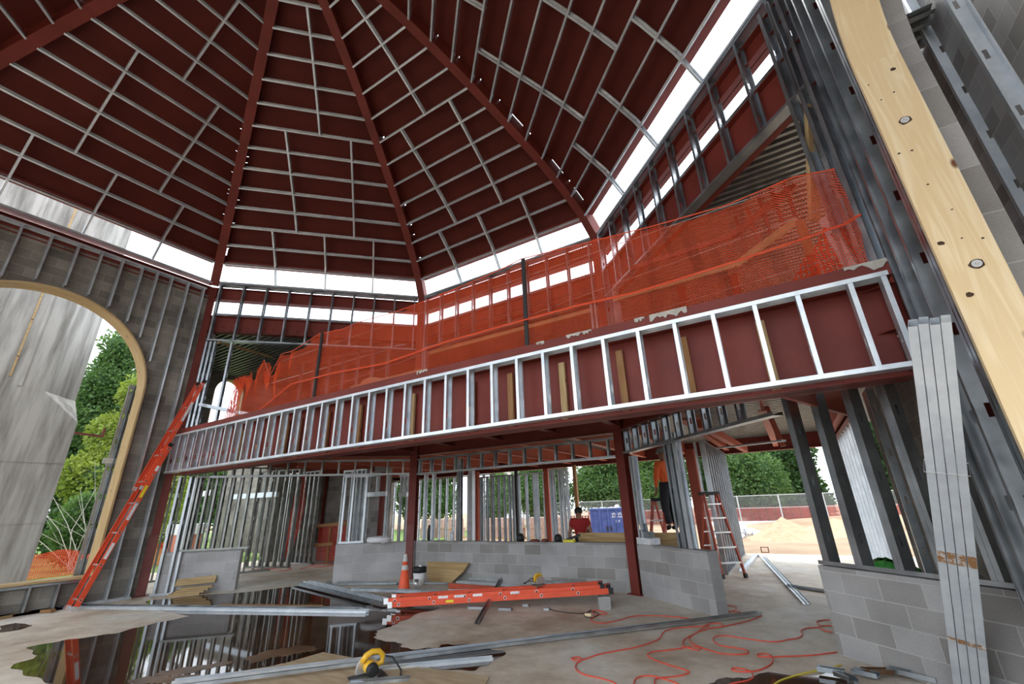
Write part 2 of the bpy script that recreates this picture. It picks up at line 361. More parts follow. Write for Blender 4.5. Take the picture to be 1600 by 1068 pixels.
for k, pts_ in enumerate(([(395, 1036), (430, 1026), (470, 1020), (500, 1013), (480, 1008), (440, 1012), (405, 1020), (385, 1028)], [(250, 1048), (300, 1042), (345, 1034), (370, 1034), (330, 1044), (290, 1052), (240, 1056)], [(200, 1062), (245, 1056), (290, 1054), (330, 1056), (280, 1064), (210, 1070)])):
    flat('mud_streak', pts_, .004, .003, 'mud', ['right wet mud ridge in the large puddle near the plywood corner', 'middle wet mud ridge in the large puddle', 'left wet mud ridge at the near edge of the puddle'][k], 'mud', .045, 8+k)

# ---------------- masonry walls ----------------
def wall_quad(b, A, t, s0, s1, z0, z1, off, th, nout):
    """block panel from s0..s1 along t, inner face at off outward"""
    A = V(A); q = [A+t*s0+nout*off+Z*z0, A+t*s1+nout*off+Z*z0, A+t*s1+nout*off+Z*z1, A+t*s0+nout*off+Z*z1]
    ex = nout*th
    b.prism(q, ex, uvd=(t, Z)); return b
def arch_wall(name, i, off=.16, th=.22, z1=7.45, sill=.5, material='blockoldshade', sp=4.4):
    A, B, t, n = side(i); Lh = (B-A).length; c = Lh/2; r = 1.99
    b = MB(); A2 = A
    b2 = b
    wall_quad(b, A, t, -.1, c-r, 0, z1, off, th, n); wall_quad(b, A, t, c+r, Lh+.1, 0, z1, off, th, n)
    wall_quad(b, A, t, c-r, c+r, 0, sill, off, th, n)
    K = 24
    for k in range(K):
        a0 = math.pi-math.pi*k/K; a1 = math.pi-math.pi*(k+1)/K
        s0, s1 = c+r*math.cos(a0), c+r*math.cos(a1); h0, h1 = sp+r*math.sin(a0), sp+r*math.sin(a1)
        q = [A+t*s0+n*off+Z*h0, A+t*s1+n*off+Z*h1, A+t*s1+n*off+Z*z1, A+t*s0+n*off+Z*z1]
        b.prism(q, n*th, uvd=(t, Z))
    return struct(b.build(name, material))
arch_wall('wall_left', 0)
arch_wall('wall_right', 4, off=.29, th=.2, sp=4.95, material='block')
arch_wall('wall_near_left', 7)

def low_wall(name, a, c, h, th, nout, label, material='block', cap=True):
    a = V(a); c = V(c); t = (c-a).normalized(); b = MB(); wall_quad(b, a, t, 0, (c-a).length, 0, h, 0, th, nout)
    root = tag(b.build(name, material), label, 'wall'); return root
d45 = V((1, 1, 0)).normalized()
low_wall('low_block_wall', (-9.85+.02, -4.08+.22, 0), (-8.66, -2.69, 0), .86, .2, V((-1, 1, 0)).normalized(), 'low pale block wall at the far left with boards stacked against it', 'blocklite')
wBa = V((-7.05, -1.27, 0))
low_wall('low_block_wall', wBa, (-5.68, .08, 0), .86, .2, V((-1, 1, 0)).normalized(), 'low block wall with the white coiled strapping on top', 'blocklite')
low_wall('low_block_wall', (-5.66, .08, 0), (-.02, .08, 0), .86, .2, V((0, 1, 0)), 'long low block wall behind the ladder lying on the floor')
low_wall('low_block_wall', (.12, -.06, 0), (1.55, -1.2, 0), .86, .2, V((1, 1.2, 0)).normalized(), 'short low block wall right of the red column, with a boxed item on top')
low_wall('low_block_wall', (2.93, -2.45, 0), (4.34, -3.86, 0), .86, .2, d45, 'near right low block wall carrying paired steel studs')

# wing walls of blocks
b = MB(); wall_quad(b, (4.3, -3.6, 0), V((0, 1, 0)), 0, 4.5, 0, 3.3, 0, .2, V((1, 0, 0))); struct(b.build('wall_wing_right', 'blockoldshade'))
b = MB(); wall_quad(b, (5.3, -6.0, 0), V((0, 1, 0)), 0, 3.05, 0, 12.5, 0, .2, V((1, 0, 0))); wall_quad(b, (5.3, -12.0, 0), V((0, 1, 0)), 0, 6.0, 3.2, 12.5, 0, .2, V((1, 0, 0))); struct(b.build('wall_far_right', 'block'))

# ---------------- dome ----------------
prof = [(7.55, 7.72), (7.1, 8.35), (6.5, 8.88), (5.8, 9.4), (5.1, 9.82), (4.4, 10.22), (3.9, 10.5), (3.3, 10.8), (2.7, 11.08), (2.15, 11.32), (1.6, 11.52), (.8, 11.78), (.12, 11.93)]
SS = [0]
for i in range(1, len(prof)): SS.append(SS[-1]+math.hypot(prof[i][0]-prof[i-1][0], prof[i][1]-prof[i-1][1]))
def pr(s, off=0.):
    k = 0
    while k < len(SS)-2 and SS[k+1] < s: k += 1
    f = (s-SS[k])/(SS[k+1]-SS[k]); r0, z0 = prof[k]; r1, z1 = prof[k+1]
    dr, dz = r1-r0, z1-z0; l = math.hypot(dr, dz); nx, nz = dz/l, -dr/l
    # smooth normal
    k2 = min(k+1, len(prof)-2); e = (prof[k2+1][0]-prof[k2][0], prof[k2+1][1]-prof[k2][1]); l2 = math.hypot(*e)
    nx = nx*(1-f)+e[1]/l2*f; nz = nz*(1-f)-e[0]/l2*f
    return (r0+dr*f+nx*off, z0+dz*f+nz*off)
def domept(i, s, t, off=0.):
    """facet i (corner i..i+1), s along the curve, t metres from mid line"""
    r_, z_ = pr(s, off); a, b_, td, no = side(i); return CEN+no*(r_*math.cos(math.pi/8))+td*t+Z*z_
def halfw(s, off=0.): return pr(s, off)[0]*math.sin(math.pi/8)
SROW = [.62+.565*k for k in range(14)]
facn = ['left', 'left of centre', 'centre', 'right of centre']
flab = {0: 'left facet above the big left arch', 1: 'middle facet above the dark left band', 2: 'facet right of centre', 3: 'steep right facet beside the long skylight', 4: 'facet over the near right arch', 5: 'facet behind', 6: 'facet overhead behind', 7: 'far left facet at the top left corner'}
ch_off = .02
for i in range(8):
    b = MB(); NS = 190; ss = [.60+(8.5-.60)*k/NS for k in range(NS+1)]
    # small daylight gaps where the deck meets the ribs
    gaps = {0: {1: [2.5, 2.62, 3.1, 3.7, 4.3, 1.9]}, 1: {0: [1.0, 1.6, 1.75, 2.4, 3.5, 3.65]}, 2: {0: [1.2, 1.9, 2.2, 2.8, 3.4, 4.0, 4.6], 1: []}, 3: {0: [1.5, 2.9, 3.9, 4.5, 5.1, 5.7]}, 7: {1: [4.6, 5.3, 6.0, 6.7]}}.get(i, {})
    slits = {3: {0: [(.9, 1.3), (1.7, 2.1), (3.1, 3.5)]}, 7: {1: [(4.9, 5.2)]}, 1: {0: [(.75, .95)]}}.get(i, {})
    for k in range(NS):
        s0, s1 = ss[k], ss[k+1]
        for sd_, (t0, t1) in enumerate(((-1, 0), (0, 1))):
            cut = any(s0 <= g < s1 for g in gaps.get(sd_, [])) or any(g0 <= s0 < g1 for g0, g1 in slits.get(sd_, []))
            sh = .165 if any(s0 <= g < s1 for g in gaps.get(sd_, [])) else .145
            f_ = lambda s_, t_, o_: domept(i, s_, t_*max(halfw(s_, o_)-(sh if cut and abs(t_) == 1 else 0), 0), o_)
            q = [f_(s_, t_, .30) for s_, t_ in ((s0, t0), (s0, t1), (s1, t1), (s1, t0))]
            q2 = [f_(s_, t_, .38) for s_, t_ in ((s0, t0), (s0, t1), (s1, t1), (s1, t0))]
            b.face(q[::-1]); b.face(q2)
            if k == 0: b.face([q[0], q[1], q2[1], q2[0]])
    struct(b.build('ceiling', 'redeck'))
    vis = i in (0, 1, 2, 3, 4, 7)
    if not vis: continue
    root = thing('ceiling_framing', domept(i, .62, 0), 'grid of light steel channels under the dome, '+flab[i], 'framing', 'channel grids under the dome')
    a_, b_, td, no = side(i)
    for k, s_ in enumerate(SROW):
        hw = halfw(s_)-.10
        if hw < .15: continue
        p, q = domept(i, s_, -hw), domept(i, s_, hw)
        nrm = (domept(i, s_, 0, .1)-domept(i, s_, 0)).normalized(); tan = (domept(i, s_+.1, 0)-domept(i, s_, 0)).normalized()
        m_ = MB(); m_.stud(p, q, nrm, tan, .13, .038, holes=(i == 3 and k < 4)); m_.build('channel', 'studlite', root)
    tiers = [((.62, 1.75), (-1.33, .03, 1.38)), ((1.75, 4.57), (-.70, .84)), ((4.57, 7.39), (.10,))]
    for (s0, s1), ts in tiers:
        for t_ in ts:
            m_ = MB(); n_ = 6
            for k in range(n_):
                u0, u1 = s0+(s1-s0)*k/n_, s0+(s1-s0)*(k+1)/n_
                p, q = domept(i, u0, t_, .012), domept(i, u1, t_, .012)
                nrm = (domept(i, u0, t_, .1)-domept(i, u0, t_)).normalized()
                m_.stud(p, q, nrm, td, .13, .04, holes=False)
            m_.build('stiffener', 'studlite', root)
    # window mullions below the deck
    for t_ in (-1.33, .03, 1.38):
        p, q = domept(i, .10, t_, .012), domept(i, .64, t_, .012); nrm = (domept(i, .3, t_, .1)-domept(i, .3, t_)).normalized()
        m_ = MB(); m_.stud(p, q, nrm, td, .10, .035, holes=False); m_.build('mullion', 'studlite', root)
    m_ = MB(); p, q = domept(i, .60, -halfw(.6)+.08, .22), domept(i, .60, halfw(.6)-.08, .22); m_.bar(p, q, .1, .16, no); m_.build('edge_beam', 'red', root)
# ribs
rlab = {1: 'straight red rib left of centre, rising from the corner above the orange ladder', 2: 'red rib descending to the centre column', 3: 'long curved red rib right of centre', 4: 'red rib rising from the top right corner', 0: 'red rib crossing the top left corner', 5: 'red rib overhead behind the near right arch', 6: 'red rib overhead directly behind the hall centre', 7: 'red rib overhead at the far left corner'}
for i in range(8):
    dirc = (P[i]-CEN).normalized(); b = MB(); n_ = 24; side_ = V((-dirc.y, dirc.x, 0)); prev = None; rings = []
    for k in range(n_+1):
        s_ = 8.6*k/n_; wv = .105
        r0, z0 = pr(s_, 0.); r1, z1 = pr(s_, .30)
        rings.append([CEN+dirc*r0+Z*z0-side_*wv, CEN+dirc*r0+Z*z0+side_*wv, CEN+dirc*r1+Z*z1+side_*wv, CEN+dirc*r1+Z*z1-side_*wv])
    for k in range(n_):
        for j in range(4):
            j2 = (j+1) % 4; b.face([rings[k][j], rings[k+1][j], rings[k+1][j2], rings[k][j2]])
    b.face(rings[0])
    o = b.build('steel_rib', 'red', loc=CEN+dirc*7.55+Z*7.72); tag(o, rlab[i], 'rib', 'red steel ribs of the dome')
b = MB(); b.lathe([(0, 11.55), (.32, 11.58), (.34, 11.7), (.34, 12.3), (0, 12.3)], CEN, 16)
tag(b.build('rib_hub', 'red'), 'round red steel hub where the dome ribs meet overhead', 'hub')

# ---------------- columns ----------------
clab = {0: 'red steel column at the far left corner of the hall', 1: 'red corner column behind the leaning orange ladder', 2: 'red column beside the traffic cone', 3: 'red column between the two low block walls', 4: 'red column behind the near right studs', 5: 'red column behind', 6: 'red column behind', 7: 'red column behind'}
for i in range(8):
    dirc = (P[i]-CEN).normalized(); base = P[i]+dirc*(.06 if i in (2, 3) else .24)
    root = thing('steel_column', base, clab[i], 'column', 'red columns at the octagon corners')
    b = MB()
    if i in (2, 3):
        sd = V((-dirc.y, dirc.x, 0))
        b.bar(base+Z*.012, base+Z*7.72, .018, .2, dirc)
        for g in (-1, 1): b.bar(base+dirc*g*.1+Z*.012, base+dirc*g*.1+Z*7.72, .2, .018, dirc)
    else:
        b.bar(base+Z*.012, base+Z*7.72, .19, .19, dirc)
    b.build('shaft', 'red', root)
    m_ = MB(); m_.bar(base, base+Z*.015, .32, .32, dirc); m_.build('base_plate', 'red', root)
    if i in (1, 2):
        m_ = MB(); m_.bar(base+dirc*(-.104 if i == 1 else -.112)+Z*.02, base+dirc*(-.112)+Z*1.25, .19, .006, dirc); m_.build('mortar_stain', 'reddark', root)

# ---------------- ring beams and bands ----------------
def beam(a, c, zb, zt, fw, material, name, label, cat='beam', group=None, web=.014, fl=.018):
    a = V((a[0], a[1], 0)); c = V((c[0], c[1], 0)); b = MB()
    b.bar(a+Z*(zb+zt)/2, c+Z*(zb+zt)/2, web, zt-zb, Z)
    for z_ in (zb+fl/2, zt-fl/2): b.bar(a+Z*z_, c+Z*z_, fw, fl, Z)
    o = b.build(name, material, loc=a+Z*zb); return tag(o, label, cat, group)
sn = {0: 'above the big left arch', 1: 'above the left end of the balcony', 2: 'above the middle of the balcony', 3: 'above the right end of the balcony', 4: 'above the near right arch', 5: 'behind', 6: 'behind', 7: 'at the far left'}
for i in range(8):
    a, c, t, n = side(i); a2, c2 = a+n*.22-t*.05, c+n*.22+t*.05
    beam(a2, c2, 7.36, 7.72, .2, 'red', 'steel_beam', 'upper red ring beam '+sn[i], group='upper red ring beams')
    if i in (1, 2, 3):
        beam(a+n*.22-t*.03, c+n*.22+t*.03, 6.12 if i == 3 else 6.38, 6.86, .2, 'red', 'steel_beam', 'lower red ring beam below the bright slot, '+sn[i], group='lower red ring beams')
        b = MB(); b.bar(a+n*.22+t*.1+Z*6.91, c+n*.22-t*.1+Z*6.91, .16, .06, Z); tag(b.build('steel_track', 'stud', loc=a+Z*6.9), 'grey steel track under the bright slot '+sn[i], 'track', 'tracks under the bright slot')

def framing(label, A, t, L_, z0, z1, n, pos, depth=.15, fl=.04, holes=True, material='stud', tracks=(1, 1), group=None, zfun=None, fs=1, name='stud_wall', zt=.0):
    """studs at distances pos along t from A between z0 and z1"""
    A = V((A[0], A[1], 0)); root = thing(name, A+Z*z0, label, 'wall framing', group)
    for on, z_, g in ((tracks[0], z0, 1), (tracks[1], z1, -1)):
        if not on: continue
        m_ = MB(); m_.bar(A+n*depth/2+Z*(z_+g*.002), A+t*L_+n*depth/2+Z*(z_+g*.002), depth+.006, .004, Z)
        for q in (-.003, depth+.003): m_.bar(A+n*q+Z*(z_+g*.022), A+t*L_+n*q+Z*(z_+g*.022), .004, .044, Z)
        m_.build('bottom_track' if g > 0 else 'top_track', material, root)
    for k, s_ in enumerate(pos):
        lo, hi = z0+.006, z1-.006
        if zfun:
            v_ = zfun(s_)
            if v_ is None: continue
            lo, hi = v_
        m_ = MB(); f_ = t*fs
        m_.stud(A+t*s_+Z*lo, A+t*s_+Z*hi, n, f_, depth, fl, holes); m_.build('stud', material, root)
    return root
def rng(a, b, st):
    o = []; x_ = a
    while x_ <= b+1e-6: o.append(x_); x_ += st
    return o
# upper bands on three sides
for i, lab in ((1, 'dark'), (2, ''), (3, '')):
    a, c, t, n = side(i); Ls = (c-a).length
    framing({1: 'upper stud band over the left end of the balcony with the bright slot behind', 2: 'upper stud band behind the orange netting in the middle', 3: 'upper stud band rising beside the long skylight at right'}[i], a+t*.12, t, Ls-.24, 6.07, 7.80, n, rng(.02, Ls-.3, .60), .15, .04, True, 'stud', group='upper stud bands around the octagon')
    # ring sill above the band
    b = MB(); b.bar(a+n*.10+Z*7.84, c+n*.10+Z*7.84, .22, .05, Z); tag(b.build('window_sill_track', 'studlite', loc=a+Z*7.82), 'bright galvanized sill track below the clerestory gap '+sn[i], 'track', 'clerestory sill tracks')
for i in (0, 4, 7):
    a, c, t, n = side(i)
    b = MB(); b.bar(a+n*.10+Z*7.80, c+n*.10+Z*7.80, .22, .05, Z); tag(b.build('window_sill_track', 'studlite', loc=a+Z*7.78), 'bright galvanized sill track below the clerestory gap '+sn[i], 'track', 'clerestory sill tracks')
# left wall framing
a, c, t, n = side(0); Ls = (c-a).length
def zf0(s_):
    x_ = s_-Ls/2
    if abs(x_) > 2.02: return (.01, 7.56)
    return (4.4+math.sqrt(max(0, 2.06**2-x_*x_))+.03, 7.56)
framing('tall steel studs on the left block wall around the big arch', a+n*.0, t, Ls-.15, 0, 7.58, n, [Ls-q for q in (.22, .60, .98, 1.30, 1.62, 2.02, 2.42, 2.83, 3.28, 3.74, 4.15, 4.55, 4.85, 5.2, 5.55)], .15, .035, True, 'studlite', zfun=zf0, name='wall_framing')
framing('low framed sill wall under the big left arch', a+t*(.98), t, 3.86, 0, .50, n, rng(.1, 3.8, .41), .15, .035, False, 'stud', name='sill_framing')
# extra studs upper: doubled jamb
def liner(i, off0, off1, label, matn='pine', th=.038, r=1.95, seg=30, bolts=False, z0=.55, sp=4.4):
    a, c, t, n = side(i); Ls = (c-a).length; cc = a+t*Ls/2
    root = thing('arch_liner', a+t*(Ls/2-r)+n*off0+Z*z0, label, 'arch trim')
    pts = [(-r, z0), (-r, sp)]+[(r*math.cos(math.pi-math.pi*k/seg), sp+r*math.sin(math.pi-math.pi*k/seg)) for k in range(1, seg)]+[(r, sp), (r, z0)]
    def outer(k):
        x_, z_ = pts[k]
        if z_ <= sp+1e-6: return (x_+math.copysign(th, x_), z_)
        l = math.hypot(x_, z_-sp); return (x_*(l+th)/l, sp+(z_-sp)*(l+th)/l)
    groups = [range(0, 1), range(1, 8), range(8, 16), range(16, 24), range(24, 31), range(31, 32)]
    for gr in groups:
        b = MB(); uo = gr[0]*.83
        for k in gr:
            p, q = pts[k], pts[k+1]; P_, Q_ = outer(k), outer(k+1); l = math.hypot(q[0]-p[0], q[1]-p[1])
            f = lambda w_, o_: cc+t*w_[0]+Z*w_[1]+n*o_
            wd = abs(off1-off0)
            b.face([f(p, off0), f(q, off0), f(q, off1), f(p, off1)], [(uo, 0), (uo+l, 0), (uo+l, wd), (uo, wd)])
            b.face([f(P_, off1), f(Q_, off1), f(Q_, off0), f(P_, off0)], [(uo, 0), (uo+l, 0), (uo+l, wd), (uo, wd)])
            b.face([f(P_, off0), f(Q_, off0), f(q, off0), f(p, off0)], [(uo, 0), (uo+l, 0), (uo+l, th), (uo, th)])
            b.face([f(p, off1), f(q, off1), f(Q_, off1), f(P_, off1)], [(uo, 0), (uo+l, 0), (uo+l, th), (uo, th)])
            if k == gr[0]: b.face([f(p, off0), f(p, off1), f(P_, off1), f(P_, off0)])
            if k == gr[-1]: b.face([f(q, off1), f(q, off0), f(Q_, off0), f(Q_, off1)])
            uo += l
        b.build('board', matn, root)
    b = MB(); w0, w1 = cc-t*r+n*off0+Z*(z0-.04), cc+t*r+n*off0+Z*(z0-.04); ex = n*(off1-off0)
    q = [w0, w1, w1+Z*.04, w0+Z*.04]; b.prism(q, ex, uvd=(t, n+Z)); b.build('sill_board', matn, root)
    if bolts:
        for (x_, y_) in ((1414, 188), (1526, 412)):
            xx = PL(x_, y_, cc-t*(r-.001), cc-t*(r-.001)+n); nn = t
            m_ = MB(); m_.lathe([(0, .012), (.006, .012), (.010, .006), (.011, .004), (.027, .004), (.028, 0), (.0, 0)], xx+t*.004, 18, axis=t); m_.build('bolt', 'alu', root)
            m_ = MB(); ring = [xx+t*.0015+(n*math.cos(k*.5236)*rnd.uniform(.034, .048)+Z*math.sin(k*.5236)*rnd.uniform(.030, .042)) for k in range(12)]
            m_.prism(ring, t*.001); m_.build('countersink_mark', 'holeblk', root)
        for (x_, y_, s_) in ((1357, 133, .006), (1397, 144, .007), (1377, 156, .006), (1425, 235, .008), (1405, 240, .009), (1450, 288, .007), (1470, 380, .02), (1515, 460, .018), (1488, 327, .006), (1503, 372, .006), (1327, 67, .012), (1396, 108, .018), (1536, 372, .008)):
            xx = PL(x_, y_, cc-t*(r-.001), cc-t*(r-.001)+n)
            m_ = MB(); ring = [xx+t*.0008+(n*math.cos(k*.7854)*s_*1.15*rnd.uniform(.7, 1.2)+Z*math.sin(k*.7854)*s_*1.15*rnd.uniform(.6, 1)) for k in range(8)]
            m_.prism(ring, t*.0008); m_.build('knot', 'holeblk', root)
    return root
liner(0, -.02, .42, 'curved pine liner of the big left arch', 'pine2')
a4, c4, t4, n4 = side(4)
# right arch: jamb board seen close up, closest to corner 4
liner(4, .0, .30, 'wide pine board liner of the near right arch with two bolts', 'pine', r=1.80, bolts=True, sp=4.98)
# right wall studs (between corner column and the arch board)
def zf4(s_):
    x_ = s_-(c4-a4).length/2
    if abs(x_) > 1.86: return (.01, 7.5)
    return (4.98+math.sqrt(max(0, 1.90**2-x_*x_))+.02, 7.5)
framing('big vertical steel studs right of the balcony girder beside the pine arch board', a4, t4, 5.6, 0, 7.52, n4, [.06, .30, .62, .96, 1.02, 1.45, 1.9, 2.3, 2.7, 3.1, 3.5, 3.9, 4.3, 4.75, 5.1, 5.45], .152, .045, True, 'stud', tracks=(1, 1), zfun=zf4, name='wall_framing', fs=-1)

# ---------------- balcony ----------------
YG = -4.08
beam((-9.7, YG+.18), (4.0, YG+.18), 2.56, 3.50, .30, 'red', 'balcony_girder', 'deep dark red steel girder carrying the balcony', web=.02, fl=.03)
b = MB(); b.box((-9.75, YG-.03, 3.50), (4.08, YG+.30, 3.66)); tag(b.build('edge_angle', 'red', loc=(-9.75, YG, 3.5)), 'plain red steel edge strip along the top of the girder', 'edge beam')
gx = [4.0-.04]; xs = [PY(px_, py_, YG-.12).x for px_, py_ in ((1350, 520), (1262, 530), (1192, 545), (1125, 560), (1062, 570), (1003, 582), (947, 595), (896, 605), (850, 615), (808, 622), (768, 630))]
xs = sorted(xs); x_ = xs[0]-.41
while x_ > -9.7: xs.append(x_); x_ -= .41
root = framing('long ladder-like steel stud frame on the face of the balcony girder', V((-9.75, YG, 0)), V((1, 0, 0)), 13.78, 2.60, 3.50, V((0, -1, 0)), [q+9.75 for q in sorted(xs)]+[.03, 13.72], .14, .04, True, 'studlite', name='girder_framing')
root = None
wxs = [PY(px_, 600, YG+.02).x for px_ in (1212, 1078, 970, 875, 792, 732, 640, 560, 512, 470, 452, 412, 385)]
for k, q in enumerate(wxs):
    b = MB(); b.bar((q, YG+.12, 2.60), (q, YG+.12, 3.36), .085, .04, V((0, 1, 0)), uo=k*.7)
    tag(b.build('wood_blocking', 'brownwood' if k % 3 else 'pine2', loc=(q, YG, 2.6)), ordn[k]+' upright lumber block from the right on the girder bottom flange', 'lumber', 'lumber blocks on the girder face')
# mortar drips on the edge strip
for k, (x_, y_, wv) in enumerate(((1045, 498, .42), (905, 530, .35), (660, 578, .22), (845, 545, .12), (1372, 418, .5), (1000, 505, .12))):
    p = PY(x_, y_, YG-.034); b = MB(); r_ = random.Random(k); n_ = 14
    top = [V((p.x-wv/2+wv*j/n_, YG-.035, 3.665)) for j in range(n_+1)]; bot = [V((q.x, YG-.035, 3.66-r_.uniform(.01, .10)*(1 if k in (0, 4) else .55))) for q in top]
    for j in range(n_): b.prism([bot[j], bot[j+1], top[j+1], top[j]], (0, -.008, 0))
    tag(b.build('mortar_drip', 'mortar'), ['grey mortar smear on the girder top right of centre', 'thin mortar smear on the girder top beside the dark net post', 'mortar crumbs on the girder top left of the centre column', 'small mortar dab on the girder top at mid length', 'broad dark mortar smear at the right end of the girder', 'tiny mortar drip on the girder top'][k], 'mortar')
# balcony slab over hall part and back wing
b = MB(); b.prism([(-9.6, YG+.32, 3.5), (3.9, YG+.32, 3.5), (4.08, 1.0, 3.5), (4.08, 7.3, 3.5), (-14, 7.3, 3.5), (-14, -1.5, 3.5), (-9.75, -3.9, 3.5)], (0, 0, .12)); o = b.build('balcony_deck', 'deck'); tag(o, 'ribbed steel and concrete floor deck of the balcony and back wing', 'floor deck')
# soffit ribs of that deck
b = MB()
yy = -3.6
while yy < 7.2:
    b.bar((-9.2 if yy < 0 else -13.9, yy, 3.463), (3.4 if yy < 0 else 4.0, yy, 3.463),   .09, .07, Z); yy += .2
o2 = b.build('deck_flute', 'deck'); o2.parent = o
jl = 'red floor joist spanning the back wing ceiling'
for k, x_ in enumerate((-13, -11.2, -9.4, -7.6, -5.77, -4.3, -2.85, -1.4, 0, 1.3, 2.7, 4.0)):
    beam((x_, .1), (x_, 7.1), 3.08, 3.45, .14, 'redhot', 'floor_joist', ordn[k]+' red floor joist from the left in the back wing ceiling', 'beam', 'red joists under the upper floor')
for k, x_ in enumerate((-7.6, -5.77, -4.3, -2.85, -1.4, 0., 1.4)):
    y0 = -3.75
    beam((x_, y0), (x_, -.1 if x_ > -6 else -1.9), 3.10, 3.45, .14, 'red', 'floor_joist', ordn[k]+' red joist from the left in the shadow under the balcony', 'beam', 'red joists under the balcony')
beam((-5.7, 0.05), (0, 0.05), 2.98, 3.45, .2, 'red', 'steel_beam', 'red beam over the long low block wall')
beam((0.1, 0), (4.1, -4.0), 3.0, 3.45, .2, 'red', 'steel_beam', 'red beam under the balcony edge at right')
beam((-5.8, 0), (-9.8, -4.0), 2.98, 3.45, .2, 'red', 'steel_beam', 'red beam under the balcony edge at left')
beam((-14, 7.2), (4.1, 7.2), 2.98, 3.45, .22, 'red', 'steel_beam', 'long red beam at the back wing outer edge')
beam((4.15, .9), (4.15, 7.2), 2.98, 3.45, .2, 'red', 'steel_beam', 'red beam over the dense white stud wall at right')
# slanted light orange steel plates under the right bay
for pts in (((1196, 632), (1228, 696)), ((1098, 655), (1166, 702))):
    pass
b = MB(); pa, pb = G(1096, 668, 3.0), G(1160, 700, 2.98); b.bar(G(1092, 662, 3.02), G(1165, 702, 2.98), .12, .16, Z); tag(b.build('steel_beam', 'redhot'), 'light orange-red beam slanting above the step ladder', 'beam')
b = MB(); p = G(1198, 632, 3.2); q = PL(1226, 697, (p.x, p.y), (p.x+1, p.y+.5)); b.bar(PY(1197, 635, .6), PY(1224, 697, .6), .09, .09, V((0, 1, 0))); tag(b.build('hanging_steel_strap', 'redhot'), 'light red steel strap hanging above the opening at right', 'strap')
b = MB(); b.bar(PY(1120, 700, 1.2), PY(1225, 688, .2), .10, .03, Z); tag(b.build('steel_track', 'studlite'), 'pale steel track crossing below the beams at right', 'track')
# gusset beam under girder at right
b = MB(); b.bar((3.0, -3.6, 2.8), (3.9, -1.2, 2.8), .05, .42, Z); 
for k in range(4): b.bar((3.27+.02*k, -3.0+.05*k, 2.93-.07*k), (3.24+.02*k, -3.02+.05*k, 2.93-.07*k), .03, .03, Z)
tag(b.build('steel_beam', 'redhot'), 'orange-red beam with bolt holes behind the paired studs at right', 'beam')

# header frames of the lower storey
a, c, t, n = side(2); framing('short-stud header frame over the long low block wall', a+t*.1, t, 5.55, 2.48, 2.90, n, rng(.05, 5.5, .41), .12, .04, False, 'stud', group='header frames over the low walls')
a, c, t, n = side(1); framing('short-stud header frame over the doorway at left', a+t*.9, t, 4.8, 2.50, 2.90, n, rng(.05, 4.7, .41), .12, .04, False, 'stud', group='header frames over the low walls')
a, c, t, n = side(3); framing('header frame of dark studs sloping up above the right doorway', a+t*.1+n*.0, t, 3.95, 2.53, 3.03, n, rng(.1, 3.6, .36), .14, .04, True, 'stud', group='header frames over the low walls')

# studs standing on low walls
t_ = V((1, 1, 0)).normalized(); nB = V((-1, 1, 0)).normalized()
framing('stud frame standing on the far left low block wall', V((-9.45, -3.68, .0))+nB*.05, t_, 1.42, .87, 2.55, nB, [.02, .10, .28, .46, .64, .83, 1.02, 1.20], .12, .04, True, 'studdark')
framing('tall stud frame in the gap at the red corner column', V((-9.75, -3.96, 0))+nB*.05, t_, .5, 0, 2.55, nB, [.05, .28, .40], .12, .05, True, 'stud', tracks=(1, 0))
framing('stud frame on the low wall with the coiled strapping', V((-7.02, -1.24, 0))+nB*.04, t_, .60, .87, 2.50, nB, [.02, .22, .54], .12, .04, True, 'stud')
framing('single studs beside the column at the left end of the long low wall', V((-5.5, .1, 0)), V((1, 0, 0)), .4, .87, 2.48, V((0, 1, 0)), [.02, .3], .12, .045, True, 'studlite', tracks=(0, 0))
tW = (V((1.55, -1.2, 0))-V((.12, -.06, 0))).normalized(); nW = V((-tW.y, tW.x, 0))
framing('stud post next to the red column on the short low wall', V((.16, -.10, 0))+nW*.03, tW, .2, .87, 2.48, nW, [.0, .09], .12, .045, True, 'studlite', tracks=(0, 0))
b0 = V((1.15, -.88, 0))
root = thing('stud_bundle', b0+Z*.87, 'thick cluster of upright steel studs at the end of the short low wall', 'studs')
for k in range(5):
    m_ = MB(); p = b0+tW*(-.16+.075*k)+nW*(.02+.02*(k % 2)); m_.stud(p+Z*.87, p+Z*2.72, nW, tW, .12, .045, True); m_.build('stud', 'stud' if k < 3 else 'studlite', root)
dD = V((1, -1, 0)).normalized()
root = thing('stud_wall', V((2.95, -2.43, .87)), 'row of paired dark studs standing on the near right low block wall', 'wall framing')
m_ = MB(); m_.bar(V((2.93, -2.43, .872))+d45*.1, V((4.3, -3.8, .872))+d45*.1, .16, .006, Z); m_.bar(V((2.93, -2.43, .89))+d45*.02, V((4.3, -3.8, .89))+d45*.02, .004, .04, Z); m_.build('bottom_track', 'stud', root)
for px_ in (1287, 1336, 1397, 1462, 1540):
    p = PL(px_, 890, (2.93, -2.41), (4.3, -3.78)); p = V((p.x, p.y, 0))
    for k, f_ in ((0, 1), (1, -1)):
        m_ = MB(); pp = p+dD*(.0 if k == 0 else .085)+d45*.02; m_.stud(pp+Z*.88, pp+Z*2.98, d45, dD*f_, .152, .04, True); m_.build('stud', 'stud', root)

